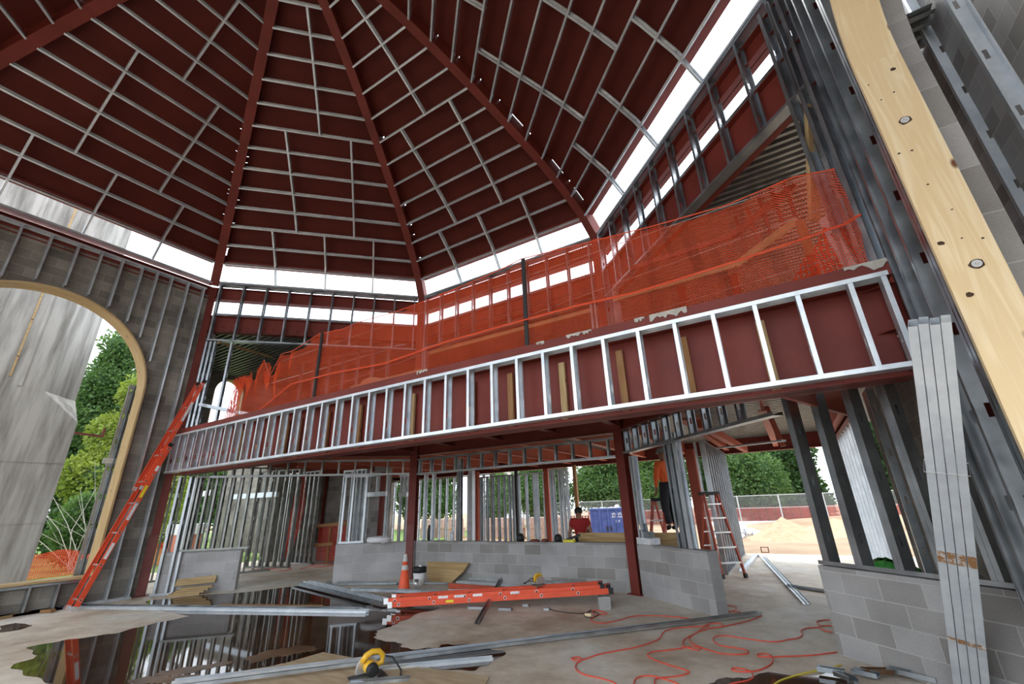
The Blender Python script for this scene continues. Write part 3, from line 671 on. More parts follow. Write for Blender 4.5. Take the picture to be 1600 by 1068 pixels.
# upper frames beside the balcony ends and red posts
a, c, t, n = side(1)
framing('stud cluster at the left end of the balcony below the dark band', a+t*.10, t, 1.3, 3.64, 6.05, n, [.02, .12, .22, .62], .15, .045, True, 'stud', tracks=(0, 0))
framing('thin studs in front of the small arched window over the balcony', V((-9.9, -1.2, 0)), V((1, .2, 0)).normalized(), 4, 3.64, 6.2, V((0, 1, 0)), rng(.1, 3.9, .55), .09, .04, False, 'stud')
m_ = MB(); pa, pb = PL(312, 632, (-9.85, -4.08), (-5.77, 0)), PL(392, 648, (-9.85, -4.08), (-5.77, 0)); m_.bar(pa, pb, .1, .08, Z); tag(m_.build('steel_track', 'stud'), 'horizontal track across the studs at the small arched window', 'track')
a, c, t, n = side(2)
framing('jamb studs at the middle of the balcony behind the netting', a+t*.0, t, 5.7, 3.64, 6.05, n, [-.12, .12, .2, 5.45, 5.55], .15, .045, True, 'stud', tracks=(0, 0))
a, c, t, n = side(3)
framing('jamb studs at the right end of the balcony beside the girder top', a+t*.0, t, 5.7, 3.66, 7.7, n, [5.40, 5.55, 5.66], .15, .045, True, 'stud', tracks=(0, 0))
framing('jamb studs near the curved rib behind the netting', a+t*.0, t, 1.0, 3.66, 6.05, n, [.12, .35, .5], .15, .045, True, 'stud', tracks=(0, 0))
b = MB(); b.bar(PL(341, 534, (-9.8, -3.95), (-5.6, .2)), PY(440, 562, -1.1), .06, .07, Z); tag(b.build('lumber_rail', 'pine2'), 'yellow lumber rail hanging under the dark left band', 'lumber')
b = MB(); a, c, t, n = side(2); b.bar(a+n*.2+t*.2+Z*5.97, c+n*.2-t*.2+Z*5.97, .1, .1, Z); tag(b.build('lumber_rail', 'pine2'), 'long lumber rail under the middle stud band behind the netting', 'lumber')
b = MB(); b.bar(PY(505, 628, -1.4), PY(735, 577, -.6), .05, .12, Z); tag(b.build('lumber_rail', 'pine2'), 'lower lumber rail on the balcony behind the netting', 'lumber')
b = MB(); b.bar(PY(960, 468, -.9), PY(1150, 414, -1.6), .05, .09, Z); b.bar(PY(1150, 414, -1.6), PY(1246, 343, -1.9), .05, .11, Z); tag(b.build('lumber_rail', 'pine2'), 'bent lumber rail climbing to the right behind the netting', 'lumber')
b = MB(); b.bar(PL(1250, 345, (0, 0), (4.08, -4.08)), PL(1277, 432, (0, 0), (4.08, -4.08)), .05, .09, V((1, 0, 0))); tag(b.build('lumber_post', 'brownwood'), 'short slanted lumber post on the balcony at right', 'lumber')
b = MB(); b.bar(PL(1266, 165, (.1, .1), (4.2, -4.0)), PL(1273, 345, (.1, .1), (4.2, -4.0)), .05, .13, V((1, 1, 0)), uo=2.); tag(b.build('lumber_post', 'pine2'), 'yellow lumber post in front of the ribbed roof deck', 'lumber')
b = MB(); b.stud(PL(1278, 345, (0, 0), (4.08, -4.08)), PL(1326, 432, (0, 0), (4.08, -4.08)), (1, -1, 0), (1, 1, 0), .12, .04); b.build; tag(b.build('steel_stud', 'studlite'), 'shiny slanted stud resting on the girder top at right', 'stud')
root = thing('stair_framing', PY(1150, 400, -1.4), 'sloped stud frame behind the netting near the ribbed deck', 'wall framing')
for k in range(5):
    f = k/4; bx = 1160+f*75; m_ = MB(); m_.stud(PY(bx+8, 405-f*62, -1.6), PY(bx-14, 338-f*58, -1.6), (0, 1, 0), (1, 0, 0), .1, .045, False); m_.build('stud', 'reddark', root)
m_ = MB(); m_.bar(PY(1146, 368, -1.6), PY(1242, 290, -1.6), .1, .1, Z); m_.build('top_rail', 'reddark', root)
m_ = MB(); m_.bar(PY(985, 420, -1.2), PY(1146, 368, -1.6), .06, .09, Z); m_.build('top_rail', 'reddark', root)
# red posts and beams of the upper back room
for k, (x0_, y0_, x1_, y1_, yp) in enumerate(((1118, 300, 1158, 480, 1.4), (1020, 400, 1078, 520, 1.2), (935, 380, 948, 500, .35))):
    b = MB(); p = PY(x1_, y1_, yp); b.bar((p.x, p.y, 3.62), (p.x, p.y, 6.5), .18, .18, V((0, 1, 0))); tag(b.build('steel_post', 'red'), ['red post under the ribbed roof deck, right of the bent rail', 'red post behind the netting right of the curved rib', 'red post behind the netting at the foot of the curved rib'][k], 'post')
beam((-13.8, 3.5), (8, 3.5), 6.0, 6.4, .2, 'red', 'steel_beam', 'red roof beam crossing behind the upper netting')
beam((.3, 7.0), (8, 7.0), 4.6, 5.0, .2, 'red', 'steel_beam', 'red wall beam far behind the netting')
# corrugated roof deck over the back wing and right wing
def fluted(name, x0, x1, y0, y1, z, label, pitch=.15, cutter=None):
    b = MB(); y = y0
    while y < y1:
        xa = x0(y) if callable(x0) else x0
        pts = [(y, z), (y+.06, z), (y+.068, z+.075), (y+.142, z+.075), (y+.15, z)] if pitch == .15 else []
        for j in range(4):
            (ya, za), (yb, zb) = pts[j], pts[j+1]
            xb_ = x1(y) if callable(x1) else x1; b.face([(xa, ya, za), (xb_, ya, za), (xb_, yb, zb), (xa, yb, zb)])
        b.face([(xa, y, z+.09), (xb_, y, z+.09), (xb_, y+.15, z+.09), (xa, y+.15, z+.09)])
        y += .15
    return tag(b.build(name, 'deck'), label, 'roof deck')
fluted('roof_deck', lambda y: (max(.3-y, .3) if y < 0 else -14.), lambda y: 5.28 if y < -2.95 else 8.5, -3.9, 7.3, 6.45, 'ribbed galvanized roof deck above the back wing and the right side')
fluted('roof_deck', -14., lambda y: y-6.0, -4.3, 0, 6.452, 'ribbed roof deck over the left end of the balcony')
# right wing seen through the near arch
xr = 4.95
root = thing('stud_wall', (xr, -5.5, 3.3), 'tall shiny studs beyond the near right arch in front of the grey block wall', 'wall framing')
for k, (xa, ya, xb, yb) in enumerate(((1402, 0, 1600, 330), (1470, 0, 1600, 215))):
    p = PX(xa, ya, 5.2 if k == 0 else 4.9); q = PX(xb, yb, 5.2 if k == 0 else 4.9); ym = (p.y+q.y)/2
    m_ = MB(); m_.stud((p.x, ym, 3.4), (p.x, ym, 8.6), (1, 0, 0), (0, -1, 0), .2 if k == 0 else .12, .05, True); m_.build('stud', 'studlite', root)
m_ = MB(); m_.bar(PX(1558, 382, 5.2), PX(1640, 362, 5.2), .16, .04, Z); m_.build('bottom_track', 'studlite', root)
b = MB(); b.bar(PX(1572, 402, 5.25), PX(1650, 380, 5.25), .12, .12, Z); tag(b.build('steel_beam', 'deck'), 'pale spattered beam at the right edge past the pine board', 'beam')
b = MB(); b.bar(PX(1575, 430, 5.3), PX(1650, 410, 5.3), .12, .22, Z); tag(b.build('steel_beam', 'red'), 'dark red beam at the right edge past the pine board', 'beam')
b = MB(); q = [PX(1520, 290, 5.9), PX(1560, 385, 5.9), PX(1610, 400, 5.9), PX(1560, 300, 5.9)]
b.face(q, [(0, 0), (0, 1), (1, 1), (1, 0)]); b.face([p+V((0, .15, 0)) for p in q], [(0, 0), (0, 1), (1, 1), (1, 0)]); tag(b.build('safety_net', 'net'), 'scrap of orange netting seen between the pine board and the studs', 'netting')

# upper left back wall with little arched window
xw = -14.
pL, pR, pT, pB = PX(325, 650, xw), PX(375, 650, xw), PX(350, 590, xw), PX(345, 700, xw)
cy, rw = (pL.y+pR.y)/2, abs(pR.y-pL.y)/2; sz = pT.z-rw
b = MB(); t = V((0, 1, 0)); n = V((-1, 0, 0)); A = V((xw, 0, 0))
print('WIN', cy, rw, sz); wall_quad(b, A, t, -3.7, cy-rw, 3.62, 6.56, 0, .3, n); wall_quad(b, A, t, cy+rw, 7.3, 3.62, 6.56, 0, .3, n)
for k in range(14):
    a0 = math.pi-math.pi*k/14; a1 = math.pi-math.pi*(k+1)/14
    s0, s1 = cy+rw*math.cos(a0), cy+rw*math.cos(a1); h0, h1 = sz+rw*math.sin(a0), sz+rw*math.sin(a1)
    b.prism([A+t*s0+Z*h0, A+t*s1+Z*h1, A+t*s1+Z*6.56, A+t*s0+Z*6.56], n*.3, uvd=(t, Z))
wall_quad(b, A, t, 1.2, 7.3, 0, 3.5, 0, .3, n); struct(b.build('wall_wing_left', 'blockoldshade'))
b = MB(); K = 14
for k in range(K):
    a0 = math.pi*k/K; a1 = math.pi*(k+1)/K
    f = lambda a_, r_: V((xw+.02, cy+r_*math.cos(a_), sz+r_*math.sin(a_)))
    b.prism([f(a0, rw-.04), f(a1, rw-.04), f(a1, rw), f(a0, rw)], n*.32)
for g in (-1, 1): b.box((xw-.3, cy+g*rw-(.04 if g > 0 else 0), 3.63), (xw+.02, cy+g*rw+(0 if g > 0 else .04), sz))
tag(b.build('arch_liner', 'pine2'), 'yellow liner of the small arched window over the balcony', 'arch trim')

b = MB(); wall_quad(b, (-14, -3.7, 0), V((1, 0, 0)), 0, 4.0, 3.62, 6.56, 0, .2, V((0, -1, 0))); struct(b.build('wall_wing_left_lightstop', 'blockoldshade'))  # end wall added to stop light leaking in past the wing
b = MB(); wall_quad(b, (-14, 7.32, 0), V((1, 0, 0)), 0, 22, 3.62, 6.56, 0, .2, V((0, 1, 0))); struct(b.build('wall_upper_back', 'blockoldshade'))
# ---------------- orange netting on the balcony ----------------
YN = YG+.12
top = [(-7.35, 4.80), (-7.2, 4.55), (-6.85, 4.42), (-6.64, 4.88), (-6.3, 4.42), (-5.97, 4.88), (-5.6, 4.86), (-5.27, 4.92), (-4.72, 5.05), (-4.0, 4.97), (-3.47, 5.0), (-2.55, 4.95), (-1.44, 4.98), (-.26, 5.06), (.1, 5.12), (1.26, 5.0), (2.02, 4.92), (2.9, 4.86), (3.62, 4.93), (3.98, 4.86)]
def topz(x_):
    for (x0, z0), (x1, z1) in zip(top, top[1:]):
        if x0 <= x_ <= x1: return z0+(z1-z0)*(x_-x0)/(x1-x0)
    return top[0][1] if x_ < top[0][0] else top[-1][1]
b = MB(); nx, nz_ = 150, 12; grid = []
for i in range(nx+1):
    x_ = -7.35+11.33*i/nx; tz = topz(x_); r_ = []
    for j in range(nz_+1):
        f = j/nz_; y_ = YN+.05*math.sin(x_*2.3+f*2)*f+.04*math.sin(x_*9+f*5)*(1-f*.5)+.02*math.sin(x_*23)
        xo = x_+.05*math.sin(f*4+x_*3)*(f*(1-f))*4
        if x_ < -5.5: y_ += .10*math.sin(x_*17)*f
        r_.append(V((xo, y_, 3.66+(tz-3.66)*f)))
    grid.append(r_)
for i in range(nx):
    for j in range(nz_):
        q = [grid[i][j], grid[i+1][j], grid[i+1][j+1], grid[i][j+1]]
        b.face(q, [(p.x*.7+p.z*.7, p.z*.7-p.x*.7) for p in q])
root = thing('safety_net', (-7.35, YN, 3.66), 'long orange safety netting hung along the balcony edge', 'netting')
b.build('mesh_sheet', 'net', root)
b = MB(); pts = [V((x_, YN-.05, z_-.01)) for x_, z_ in top[2:]]; b.tube(pts, .008, 5); b.build('edge_cord', 'rail', root)
b = MB(); pts = [PY(x_, y_, YN-.10) for x_, y_ in ((400, 645), (455, 600), (520, 583), (600, 568), (700, 533), (800, 505), (900, 478), (1000, 455), (1080, 430), (1160, 405), (1250, 375), (1320, 350), (1345, 335))]; b.tube(pts, .014, 5); b.build('loose_strap', 'rail', root)
for k, (pa, pb) in enumerate((((440, 565), (1300, 265)), ((420, 640), (1330, 310)), ((500, 640), (1330, 395)))):
    b = MB(); b.tube([PY(*pa, YN+.06), PY(*pb, YN+.06)], .005, 5); tag(b.build('guard_cable', 'stud'), ['top guard cable along the balcony net', 'middle guard cable along the balcony net', 'bottom guard cable along the balcony net'][k], 'cable')
# twisted bunched end at left and the red drape at right
b = MB(); K = 16
for i in range(K):
    for j in range(10):
        def f(i_, j_):
            a_ = i_/K*1.0; z_ = 3.66+1.0*j_/10; wv = .30-.12*math.sin(j_/10*math.pi); return V((-7.75+wv*(a_-.5)*2+.12*j_/10, YN+.06*math.sin(a_*22+j_*.6)+.02, z_))
        q = [f(i, j), f(i+1, j), f(i+1, j+1), f(i, j+1)]; b.face(q, [(p.x, p.z) for p in q])
tag(b.build('safety_net', 'net'), 'bunched end of orange netting beside the small arched window', 'netting')
b = MB()
for i in range(12):
    for j in range(6):
        def f(i_, j_): return V((3.25+.75*i_/12, YN+.25+.10*math.sin(i_*1.3+j_), 3.66+(.05+.9*i_/12)*j_/6))
        q = [f(i, j), f(i+1, j), f(i+1, j+1), f(i, j+1)]; b.face(q, [(p.x, p.z) for p in q])
tag(b.build('safety_net', 'netred'), 'crumpled red netting piled at the right end of the balcony', 'netting')
for k, (pa, pb) in enumerate((((503, 520), (490, 622)), ((817, 405), (824, 543)))):
    p = PY(*pb, YN-.06); q = PY(*pa, YN-.06); b = MB(); b.bar((p.x, p.y, 3.60), (p.x+(0), p.y, q.z), .055, .03, V((0, 1, 0))); tag(b.build('net_post', 'black'), ['dark post holding the netting near the left end', 'dark post holding the netting at mid balcony'][k], 'post')
# things on the balcony behind the net (ladder leaning, tarp, plywood)
b = MB(); b.box((-5.4, -2.6, 3.63), (-3.2, -2.5, 4.35)); tag(b.build('plywood_panel', 'plylite'), 'tan sheet standing on the balcony behind the left netting', 'plywood')
b = MB(); b.lathe([(.0, 3.63), (.28, 3.63), (.30, 3.85), (.24, 4.05), (.12, 4.12), (0, 4.14)], (-3.9, -3.2, 0), 14); tag(b.build('covered_drum', 'plylite', smooth=True), 'rounded covered drum on the balcony behind the left net post', 'drum')

# ---------------- back wing lower: stud walls ----------------
X1 = V((1, 0, 0)); Y1 = V((0, 1, 0))
def px_y(px_, Y0, py_=790): return PY(px_, py_, Y0).x
# outer back wall with studs (left part) at y=7.0
pos = [px_y(v_, 7.05) for v_ in (658, 668, 676, 686, 693, 700, 708)]
xs_ = [q for q in rng(-13.8, -7.8, .41)]
framing('bright row of studs in the outer back wall, left part', V((-13.9, 7.0, 0)), X1, 6.0, 0, 2.95, Y1, [q+13.9 for q in xs_], .15, .045, True, 'studlite', group='stud rows of the outer back wall')
pos = [px_y(v_, 7.05) for v_ in (752, 762, 771, 780, 789, 797, 803)]
framing('even row of studs in the outer back wall, middle part', V((pos[0]-.05, 7.0, 0)), X1, pos[-1]-pos[0]+.1, 0, 2.85, Y1, [q-pos[0] for q in pos], .15, .06, False, 'stud', group='stud rows of the outer back wall')
pos = [px_y(v_, 7.05) for v_ in (806, 812, 824, 836, 841, 852)]
framing('loosely spaced studs in the outer back wall left of the orange-red post', V((pos[0]-.05, 7.0, 0)), X1, pos[-1]-pos[0]+.1, 0, 2.85, Y1, [q-pos[0] for q in pos], .15, .06, True, 'studlite', group='stud rows of the outer back wall')
pos = [px_y(v_, 6.0) for v_ in (862, 867, 876, 882, 888)]
framing('close cluster of studs behind the worker in the red shirt', V((pos[0]-.05, 6.0, 0)), X1, pos[-1]-pos[0]+.1, 0, 2.85, Y1, [q-pos[0] for q in pos], .15, .06, True, 'studlite')
for px_, yy, mt, wv, lb in ((857, 7.2, 'redhot', .22, 'orange-red post in the outer back wall'), (902, 6.8, 'brownwood', .12, 'brown post behind the worker in the red shirt'), (746, 6.2, 'redhot', .14, 'thin red post left of the even stud row'), (745-8, 5.6, 'studlite', .2, 'white wrapped post beside the thin red post'), (597, 3.2, 'red', .16, 'dark red post beside the inner door frames'), (808, 6.9, 'black', .10, 'black post in the outer back wall')):
    x_ = px_y(px_, yy); b = MB(); b.bar((x_, yy, 0), (x_, yy, 3.0), wv, wv, Y1); tag(b.build('post', mt, loc=(x_, yy, 0)), lb, 'post')
# dark double stud seen through header at x px 712
x_ = px_y(713, 1.2); framing('broad stud with slots behind the left end of the long low wall', V((x_, 1.2, 0)), X1, .1, 0, 2.95, Y1, [0], .12, .14, True, 'stud', tracks=(0, 0))
# inner walls at left behind
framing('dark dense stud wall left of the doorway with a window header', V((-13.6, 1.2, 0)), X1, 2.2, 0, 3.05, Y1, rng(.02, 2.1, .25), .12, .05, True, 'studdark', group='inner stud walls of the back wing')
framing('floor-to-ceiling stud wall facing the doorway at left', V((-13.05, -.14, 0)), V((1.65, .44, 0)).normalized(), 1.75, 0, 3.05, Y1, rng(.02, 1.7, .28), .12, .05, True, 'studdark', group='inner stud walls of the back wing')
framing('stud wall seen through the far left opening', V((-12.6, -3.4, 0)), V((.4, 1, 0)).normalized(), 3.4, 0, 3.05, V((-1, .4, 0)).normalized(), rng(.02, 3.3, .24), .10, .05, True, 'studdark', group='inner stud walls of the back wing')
b = MB(); b.bar(PY(366, 776, -.2), PY(434, 772, -.2), .1, .16, Z); tag(b.build('door_header', 'stud'), 'grey header channel across the studs left of the doorway', 'header')
b = MB(); b.bar(PY(313, 772, -1.6), PY(334, 769, -1.6), .1, .16, Z); tag(b.build('stud_plate', 'studlite'), 'small pale plate with two holes between studs at far left', 'plate')
# far end wall of blocks with window, behind the doorway
xa, xb = PY(440, 800, 3.4).x, PY(648, 800, 3.4).x
w0, w1 = PY(474, 750, 3.4), PY(500, 774, 3.4)
b = MB(); A = V((0, 3.4, 0)); wz1, wz0 = 3.2, PY(488, 775, 3.4).z; wx0, wx1 = PY(478, 760, 3.4).x, PY(497, 760, 3.4).x
wall_quad(b, A, X1, PY(452, 800, 3.4).x, wx0, 0, 3.3, 0, .2, Y1); wall_quad(b, A, X1, wx1, PY(603, 800, 3.4).x, 0, 3.3, 0, .2, Y1); wall_quad(b, A, X1, wx0, wx1, 0, wz0, 0, .2, Y1)
struct(b.build('wall_back', 'block'))
b = MB(); wall_quad(b, A, X1, PY(344, 800, 3.4).x, PY(452, 800, 3.4).x, 0, 4.4, 0, .2, Y1); struct(b.build('wall_back_left', 'blockoldshade'))  # darker block colour here paints in the shade behind the studs
b = MB(); p = PY(494, 800, 3.0); b.bar((p.x, 3.3, 0), (p.x, 3.3, 3.3), .12, .1, Y1); tag(b.build('post', 'red'), 'thin dark red post against the back block wall', 'post')
# light block patch / concrete pier
p = PY(480, 880, 1.8); b = MB(); b.box((p.x-.7, 1.8, 0), (p.x+.45, 2.5, .55)); tag(b.build('concrete_pier', 'conc', loc=(p.x, 1.8, 0)), 'low grey concrete block on the floor behind the doorway', 'block')
# guard rails
for k, (pa, pb) in enumerate((((444, 826), (545, 817)), ((458, 856), (520, 849)))):
    b = MB(); b.bar(PY(*pa, 1.4), PY(*pb, 1.4), .04, .10, Z); tag(b.build('guard_board', 'brownwood'), ['upper brown guard board across the back opening', 'lower brown guard board across the back opening'][k], 'lumber')
for px_ in (462, 516):
    b = MB(); p = PY(px_, 830, 1.45); b.bar((p.x, 1.45, 0), (p.x, 1.45, 1.25), .05, .05, Y1); tag(b.build('guard_post', 'brownwood', loc=(p.x, 1.45, 0)), ('left' if px_ < 500 else 'right')+' short lumber post carrying the brown guard boards', 'post', 'guard board posts')
b = MB(); p0, p1 = PY(500, 815, 1.5), PY(548, 812, 1.5)
q = [(p0.x, 1.5, .1), (p1.x, 1.5, .1), (p1.x, 1.55, p1.z), (p0.x, 1.5, p0.z-.1)]; b.face(q, [(p[0], p[2]) for p in q]); tag(b.build('safety_net', 'netred'), 'red netting hung on the brown guard boards', 'netting')
b = MB()
for i in range(8):
    for j in range(14):
        def f(i_, j_):
            y_ = j_/14; px_ = 452+14*math.sin(y_*2.2)+(i_/8-.5)*(8+9*math.sin(y_*3)); px_ = 466+6*(1-y_)-22*y_*y_+(i_/8-.5)*(10+10*math.sin(y_*3.1)); return PY(px_, 738+134*y_, .8+.05*math.sin(i_*2.5))
        q = [f(i, j), f(i+1, j), f(i+1, j+1), f(i, j+1)]; b.face(q, [(p.x, p.z) for p in q])
tag(b.build('safety_net', 'netred'), 'bundle of red netting hanging beside the dense studs', 'netting')
# door frames (white studs) right of wall B
def frame_rect(name, px0, px1, pyt, pyh, Y0, label, mt='studlite'):
    root = thing(name, (px_y(px0, Y0), Y0, 0), label, 'door frame')
    x0, x1 = px_y(px0, Y0), px_y(px1, Y0); zt = PY(px0, pyt, Y0).z; zh = PY(px0, pyh, Y0).z
    for x_ in (x0, x1): m_ = MB(); m_.stud((x_, Y0, 0), (x_, Y0, zt), Y1, X1, .1, .06, True); m_.build('jamb_stud', mt, root)
    m_ = MB(); m_.bar((x0, Y0, zt), (x1+.06, Y0, zt), .1, .05, Z); m_.build('top_track', mt, root)
    m_ = MB(); m_.bar((x0, Y0, zh), (x1+.06, Y0, zh), .1, .14, Z); m_.build('head_plate', mt, root)
    m_ = MB(); m_.stud(((x0+x1)/2, Y0, zh+.07), ((x0+x1)/2, Y0, zt), Y1, X1, .1, .04, False); m_.build('cripple_stud', mt, root)
frame_rect('door_frame', 570, 601, 744, 773, 1.6, 'white steel door frame with a slotted head plate behind the coiled strapping')
frame_rect('door_frame', 623, 634, 744, 773, 3.0, 'narrow bright steel frame just left of the centre column')
framing('close studs between the doorway and the white door frame', V((px_y(532, .9), .9, 0)), X1, px_y(566, .9)-px_y(532, .9), 0, 2.9, Y1, [px_y(v_, .9)-px_y(532, .9) for v_ in (532, 545, 553, 560, 566)], .12, .05, True, 'stud', tracks=(1, 1))
# oblique stud wall beside the step ladder
framing('dense stud wall running away behind the step ladder', V((1.22, 2.9, 0)), Y1, 4.3, 0, 3.0, V((-1, 0, 0)), rng(.02, 4.2, .41), .12, .05, False, 'stud')
framing('stud pair and red post zone behind the orange worker ladder', V((.95, 3.0, 0)), X1, .3, 0, 3.0, Y1, [0, .2], .12, .05, True, 'studlite', tracks=(0, 0))
b = MB(); x_ = px_y(1092, 3.4); b.bar((x_, 3.4, 0), (x_, 3.4, 2.85), .22, .22, Y1); tag(b.build('post', 'redhot'), 'orange-red post behind the near step ladder', 'post')
framing('dense white stud wall right of the dirt opening', V((4.12, 1.0, 0)), Y1, 6.1, 0, 3.0, V((1, 0, 0)), [q for q in rng(.02, 6.0, .61)], .15, .04, False, 'studlite')
# lower-right interior studs against dark wall
framing('two thin greenish studs against the dark block wall', V((4.05, -3.2, 0)), Y1, 3, 0, 3.0, V((1, 0, 0)), [1.0, 2.0], .09, .05, True, 'stud', tracks=(0, 0))
def bale(px_, pyt, Y0, r, label):
    p = PY(px_, pyt, Y0); h = p.z; b = MB()
    b.lathe([(0, 0), (r*.8, 0), (r, h*.3), (r*.95, h*.7), (r*.6, h*.93), (0, h)], (p.x, p.y, 0), 14)
    for i, v_ in enumerate(b.v):
        if .02 < v_.z: b.v[i] = v_+V((.05*math.sin(i*2.1), .05*math.cos(i*1.7), .02*math.sin(i*3.3)))
    tag(b.build('plastic_wrapped_bale', 'green', smooth=True, loc=(p.x, p.y, 0)), label, 'bale')
bale(1380, 872, -1.3, .30, 'bright green plastic wrapped bale behind the near right studs')
bale(1420, 882, -1.9, .12, 'smaller green wrapped bundle right of the bright green bale')

# ---------------- concrete tower outside the left arch ----------------
b = MB()
x0, y1, W_, ch, zs = -12.9, -5.25, 4.4, .80, 4.05
lo = [V((x0, y1-W_, -.5)), V((x0, y1, -.5)), V((x0-W_, y1, -.5)), V((x0-W_, y1-W_, -.5))]
sq = [V((p.x, p.y, zs)) for p in lo]
for i in range(4): b.face([lo[i], lo[(i+1) % 4], sq[(i+1) % 4], sq[i]])
oc = []
ctr = V((x0-W_/2, y1-W_/2, 0))
zo = 4.75
cs = [sq[0], sq[1], sq[2], sq[3]]
for i in range(4):
    c_ = cs[i]; pv, nx_ = cs[(i-1) % 4], cs[(i+1) % 4]
    a_ = c_+(pv-c_).normalized()*ch; b_ = c_+(nx_-c_).normalized()*ch
    oc += [V((a_.x, a_.y, zo)), V((b_.x, b_.y, zo))]
for i in range(4):
    b.face([sq[i], oc[2*i+1], oc[2*i]])
    nx_ = (i+1) % 4; b.face([sq[i], sq[nx_], oc[2*nx_], oc[2*i+1]])
ot = [V((p.x, p.y, 15)) for p in oc]
for i in range(8): b.face([oc[i], oc[(i+1) % 8], ot[(i+1) % 8], ot[i]])
b.face(ot)
o = b.build('concrete_tower', 'conc', loc=(-15, -7.4, -.5)); tag(o, 'tall board-formed concrete tower outside the big left arch', 'tower')
for y_ in (-6.55, -7.35):
    m_ = MB(); m_.box((x0-.005, y_, 4.8), (x0+.02, y_+.07, 15)); m_.build('form_joint', 'conc', o)
m_ = MB(); m_.box((-12.91, -6.75, 5.0), (-12.885, -6.71, 15)); m_.build('form_joint', 'pine2', o)
for z_ in (1.6, 3.0):
    m_ = MB(); m_.box((x0-.005, y1-W_, z_), (x0+.012, y1, z_+.02)); m_.build('form_joint', 'conc', o)
# bluish stacked studs leaning just outside the arch
root = thing('stud_stack', PX(150, 880, -10.35), 'upright bluish steel studs standing just outside the big left arch', 'studs')
for k in range(3):
    pa = PX(112+9*k, 905, -10.45+.02*k); m_ = MB(); m_.stud((pa.x, pa.y, .0), (pa.x, pa.y+.02, 4.7), (0, 1, 0), (1, 0, 0), .13, .05, True); m_.build('stud', 'stud', root)
m_ = MB(); p = PX(175, 720, -10.4); m_.bar((-10.42, p.y-.15, p.z), (-10.42, p.y+.35, p.z), .06, .12, Z); m_.build('clip_plate', 'studlite', root)
b = MB(); p, q = PX(116, 676, -12.92), PX(160, 682, -12.92); b.bar(p, q, .05, .05, Z); b.bar(q, q+Z*.22, .05, .05, (0, 1, 0)); tag(b.build('steel_bracket', 'reddark'), 'rusty steel angle sticking out of the concrete tower', 'bracket')

# ---------------- outside ----------------
def leafcloud(name, blobs, n, size, matn, seed, inner=True, parent=None):
    r = random.Random(seed); b = MB()
    tot = sum(q[3]**2 for q in blobs)
    for (cx, cy_, cz, rad) in blobs:
        k = int(n*rad*rad/tot)
        for _ in range(k):
            d = V((r.gauss(0, 1), r.gauss(0, 1), r.gauss(0, 1)*.85)).normalized(); rr = rad*(.72+.34*r.random())*(1+.12*math.sin(d.x*7+cx)*math.cos(d.z*6+cz))
            p = V((cx, cy_, cz))+d*rr; a_ = V((r.gauss(0, 1), r.gauss(0, 1), r.gauss(0, 1))).normalized(); c_ = a_.cross(d+V((.1, .2, .1))).normalized(); a2 = c_.cross(a_)
            s_ = size*r.uniform(.6, 1.3)
            b.face([p-c_*s_*.5, p+a2*s_*.8, p+c_*s_*.5, p-a2*s_*.8])
    return b.build(name, matn, parent)
def tree(name, loc, h, spread, matn, seed, label, n=5200, leafs=.22, group=None, low=.12, trunk=.16):
    r = random.Random(seed); root = thing(name, loc, label, 'tree', group); L_ = V(loc)
    bl = []
    for k in range(15):
        f = r.uniform(low, 1); rad = spread*(.24+.20*r.random())*(1.15-.55*abs(f-.4)); a_ = r.uniform(0, 6.28); rr = spread*.55*r.random()*(1.1-f*.6)
        bl.append((L_.x+rr*math.cos(a_), L_.y+rr*math.sin(a_), L_.z+h*f*.92+.1, rad))
    leafcloud('foliage', bl, n, leafs, matn, seed, parent=root)
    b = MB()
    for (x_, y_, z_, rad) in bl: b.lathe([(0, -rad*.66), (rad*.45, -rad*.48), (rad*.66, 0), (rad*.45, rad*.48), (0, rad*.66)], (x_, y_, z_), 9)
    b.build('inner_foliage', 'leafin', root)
    b = MB(); b.tube([L_-Z*.3, L_+Z*h*.3+V((.1, 0, 0)), L_+Z*h*.7], [trunk, trunk*.8, trunk*.3], 7); b.build('trunk', 'bark', root)
    return root
T1 = tree('leafy_tree', (2.5, 40, -.3), 8.5, 6.0, 'leafd', 1, 'tall dark broadleaf tree behind the fence right of the step ladder', n=20000, leafs=.22, group='trees behind the site fence')
T2 = tree('leafy_tree', (-6.5, 34, -.3), 6.6, 5.2, 'leafm', 2, 'bright green tree directly behind the blue dumpster', n=18000, leafs=.19, group='trees behind the site fence')
T3 = tree('leafy_tree', (-24, 22, -.3), 7.5, 4.2, 'leafm', 3, 'green tree seen through the even row of studs', n=14000, leafs=.16, group='trees behind the site fence')
spots = [(T1, 11, 41, 1.0, 1.2, 'dark tree behind the fence at the right end of the opening'), (T1, -3.5, 47, 1.25, 2.3, 'large dark tree behind the bright green tree'), (T1, 19, 38, 1.1, .5, 'dark tree beyond the dense white stud wall'), (T1, 27, 30, 1.2, 3.5, 'dark tree far to the right past the block wall'),
 (T2, -13, 36, 1.0, .9, 'bright green tree left of the brown post'), (T2, -19.5, 33, .92, 2.0, 'green tree left of the worker in the red shirt'), (T2, -.5, 33, .8, 4.1, 'bright rounded tree left of the orange worker'), (T1, -12, 46, 1.05, 4, 'dark tree far behind the dumpster'),
 (T3, -30, 27, 1.05, 1, 'green tree seen behind the bright stud row'), (T3, -19, 24, .62, 2.5, 'small green tree right of the black wall post'), (T1, -36, 20, 1.0, 2, 'dark tree far left beyond the back wing'), (T3, -40, 10, 1.1, 4, 'green tree beyond the far left stud opening'), (T1, -33, 2, .95, .4, 'dark tree seen between the studs over the far left low wall'),
 (T3, -46, 0, 1.2, 3, 'tree far off to the left of the back wing')]
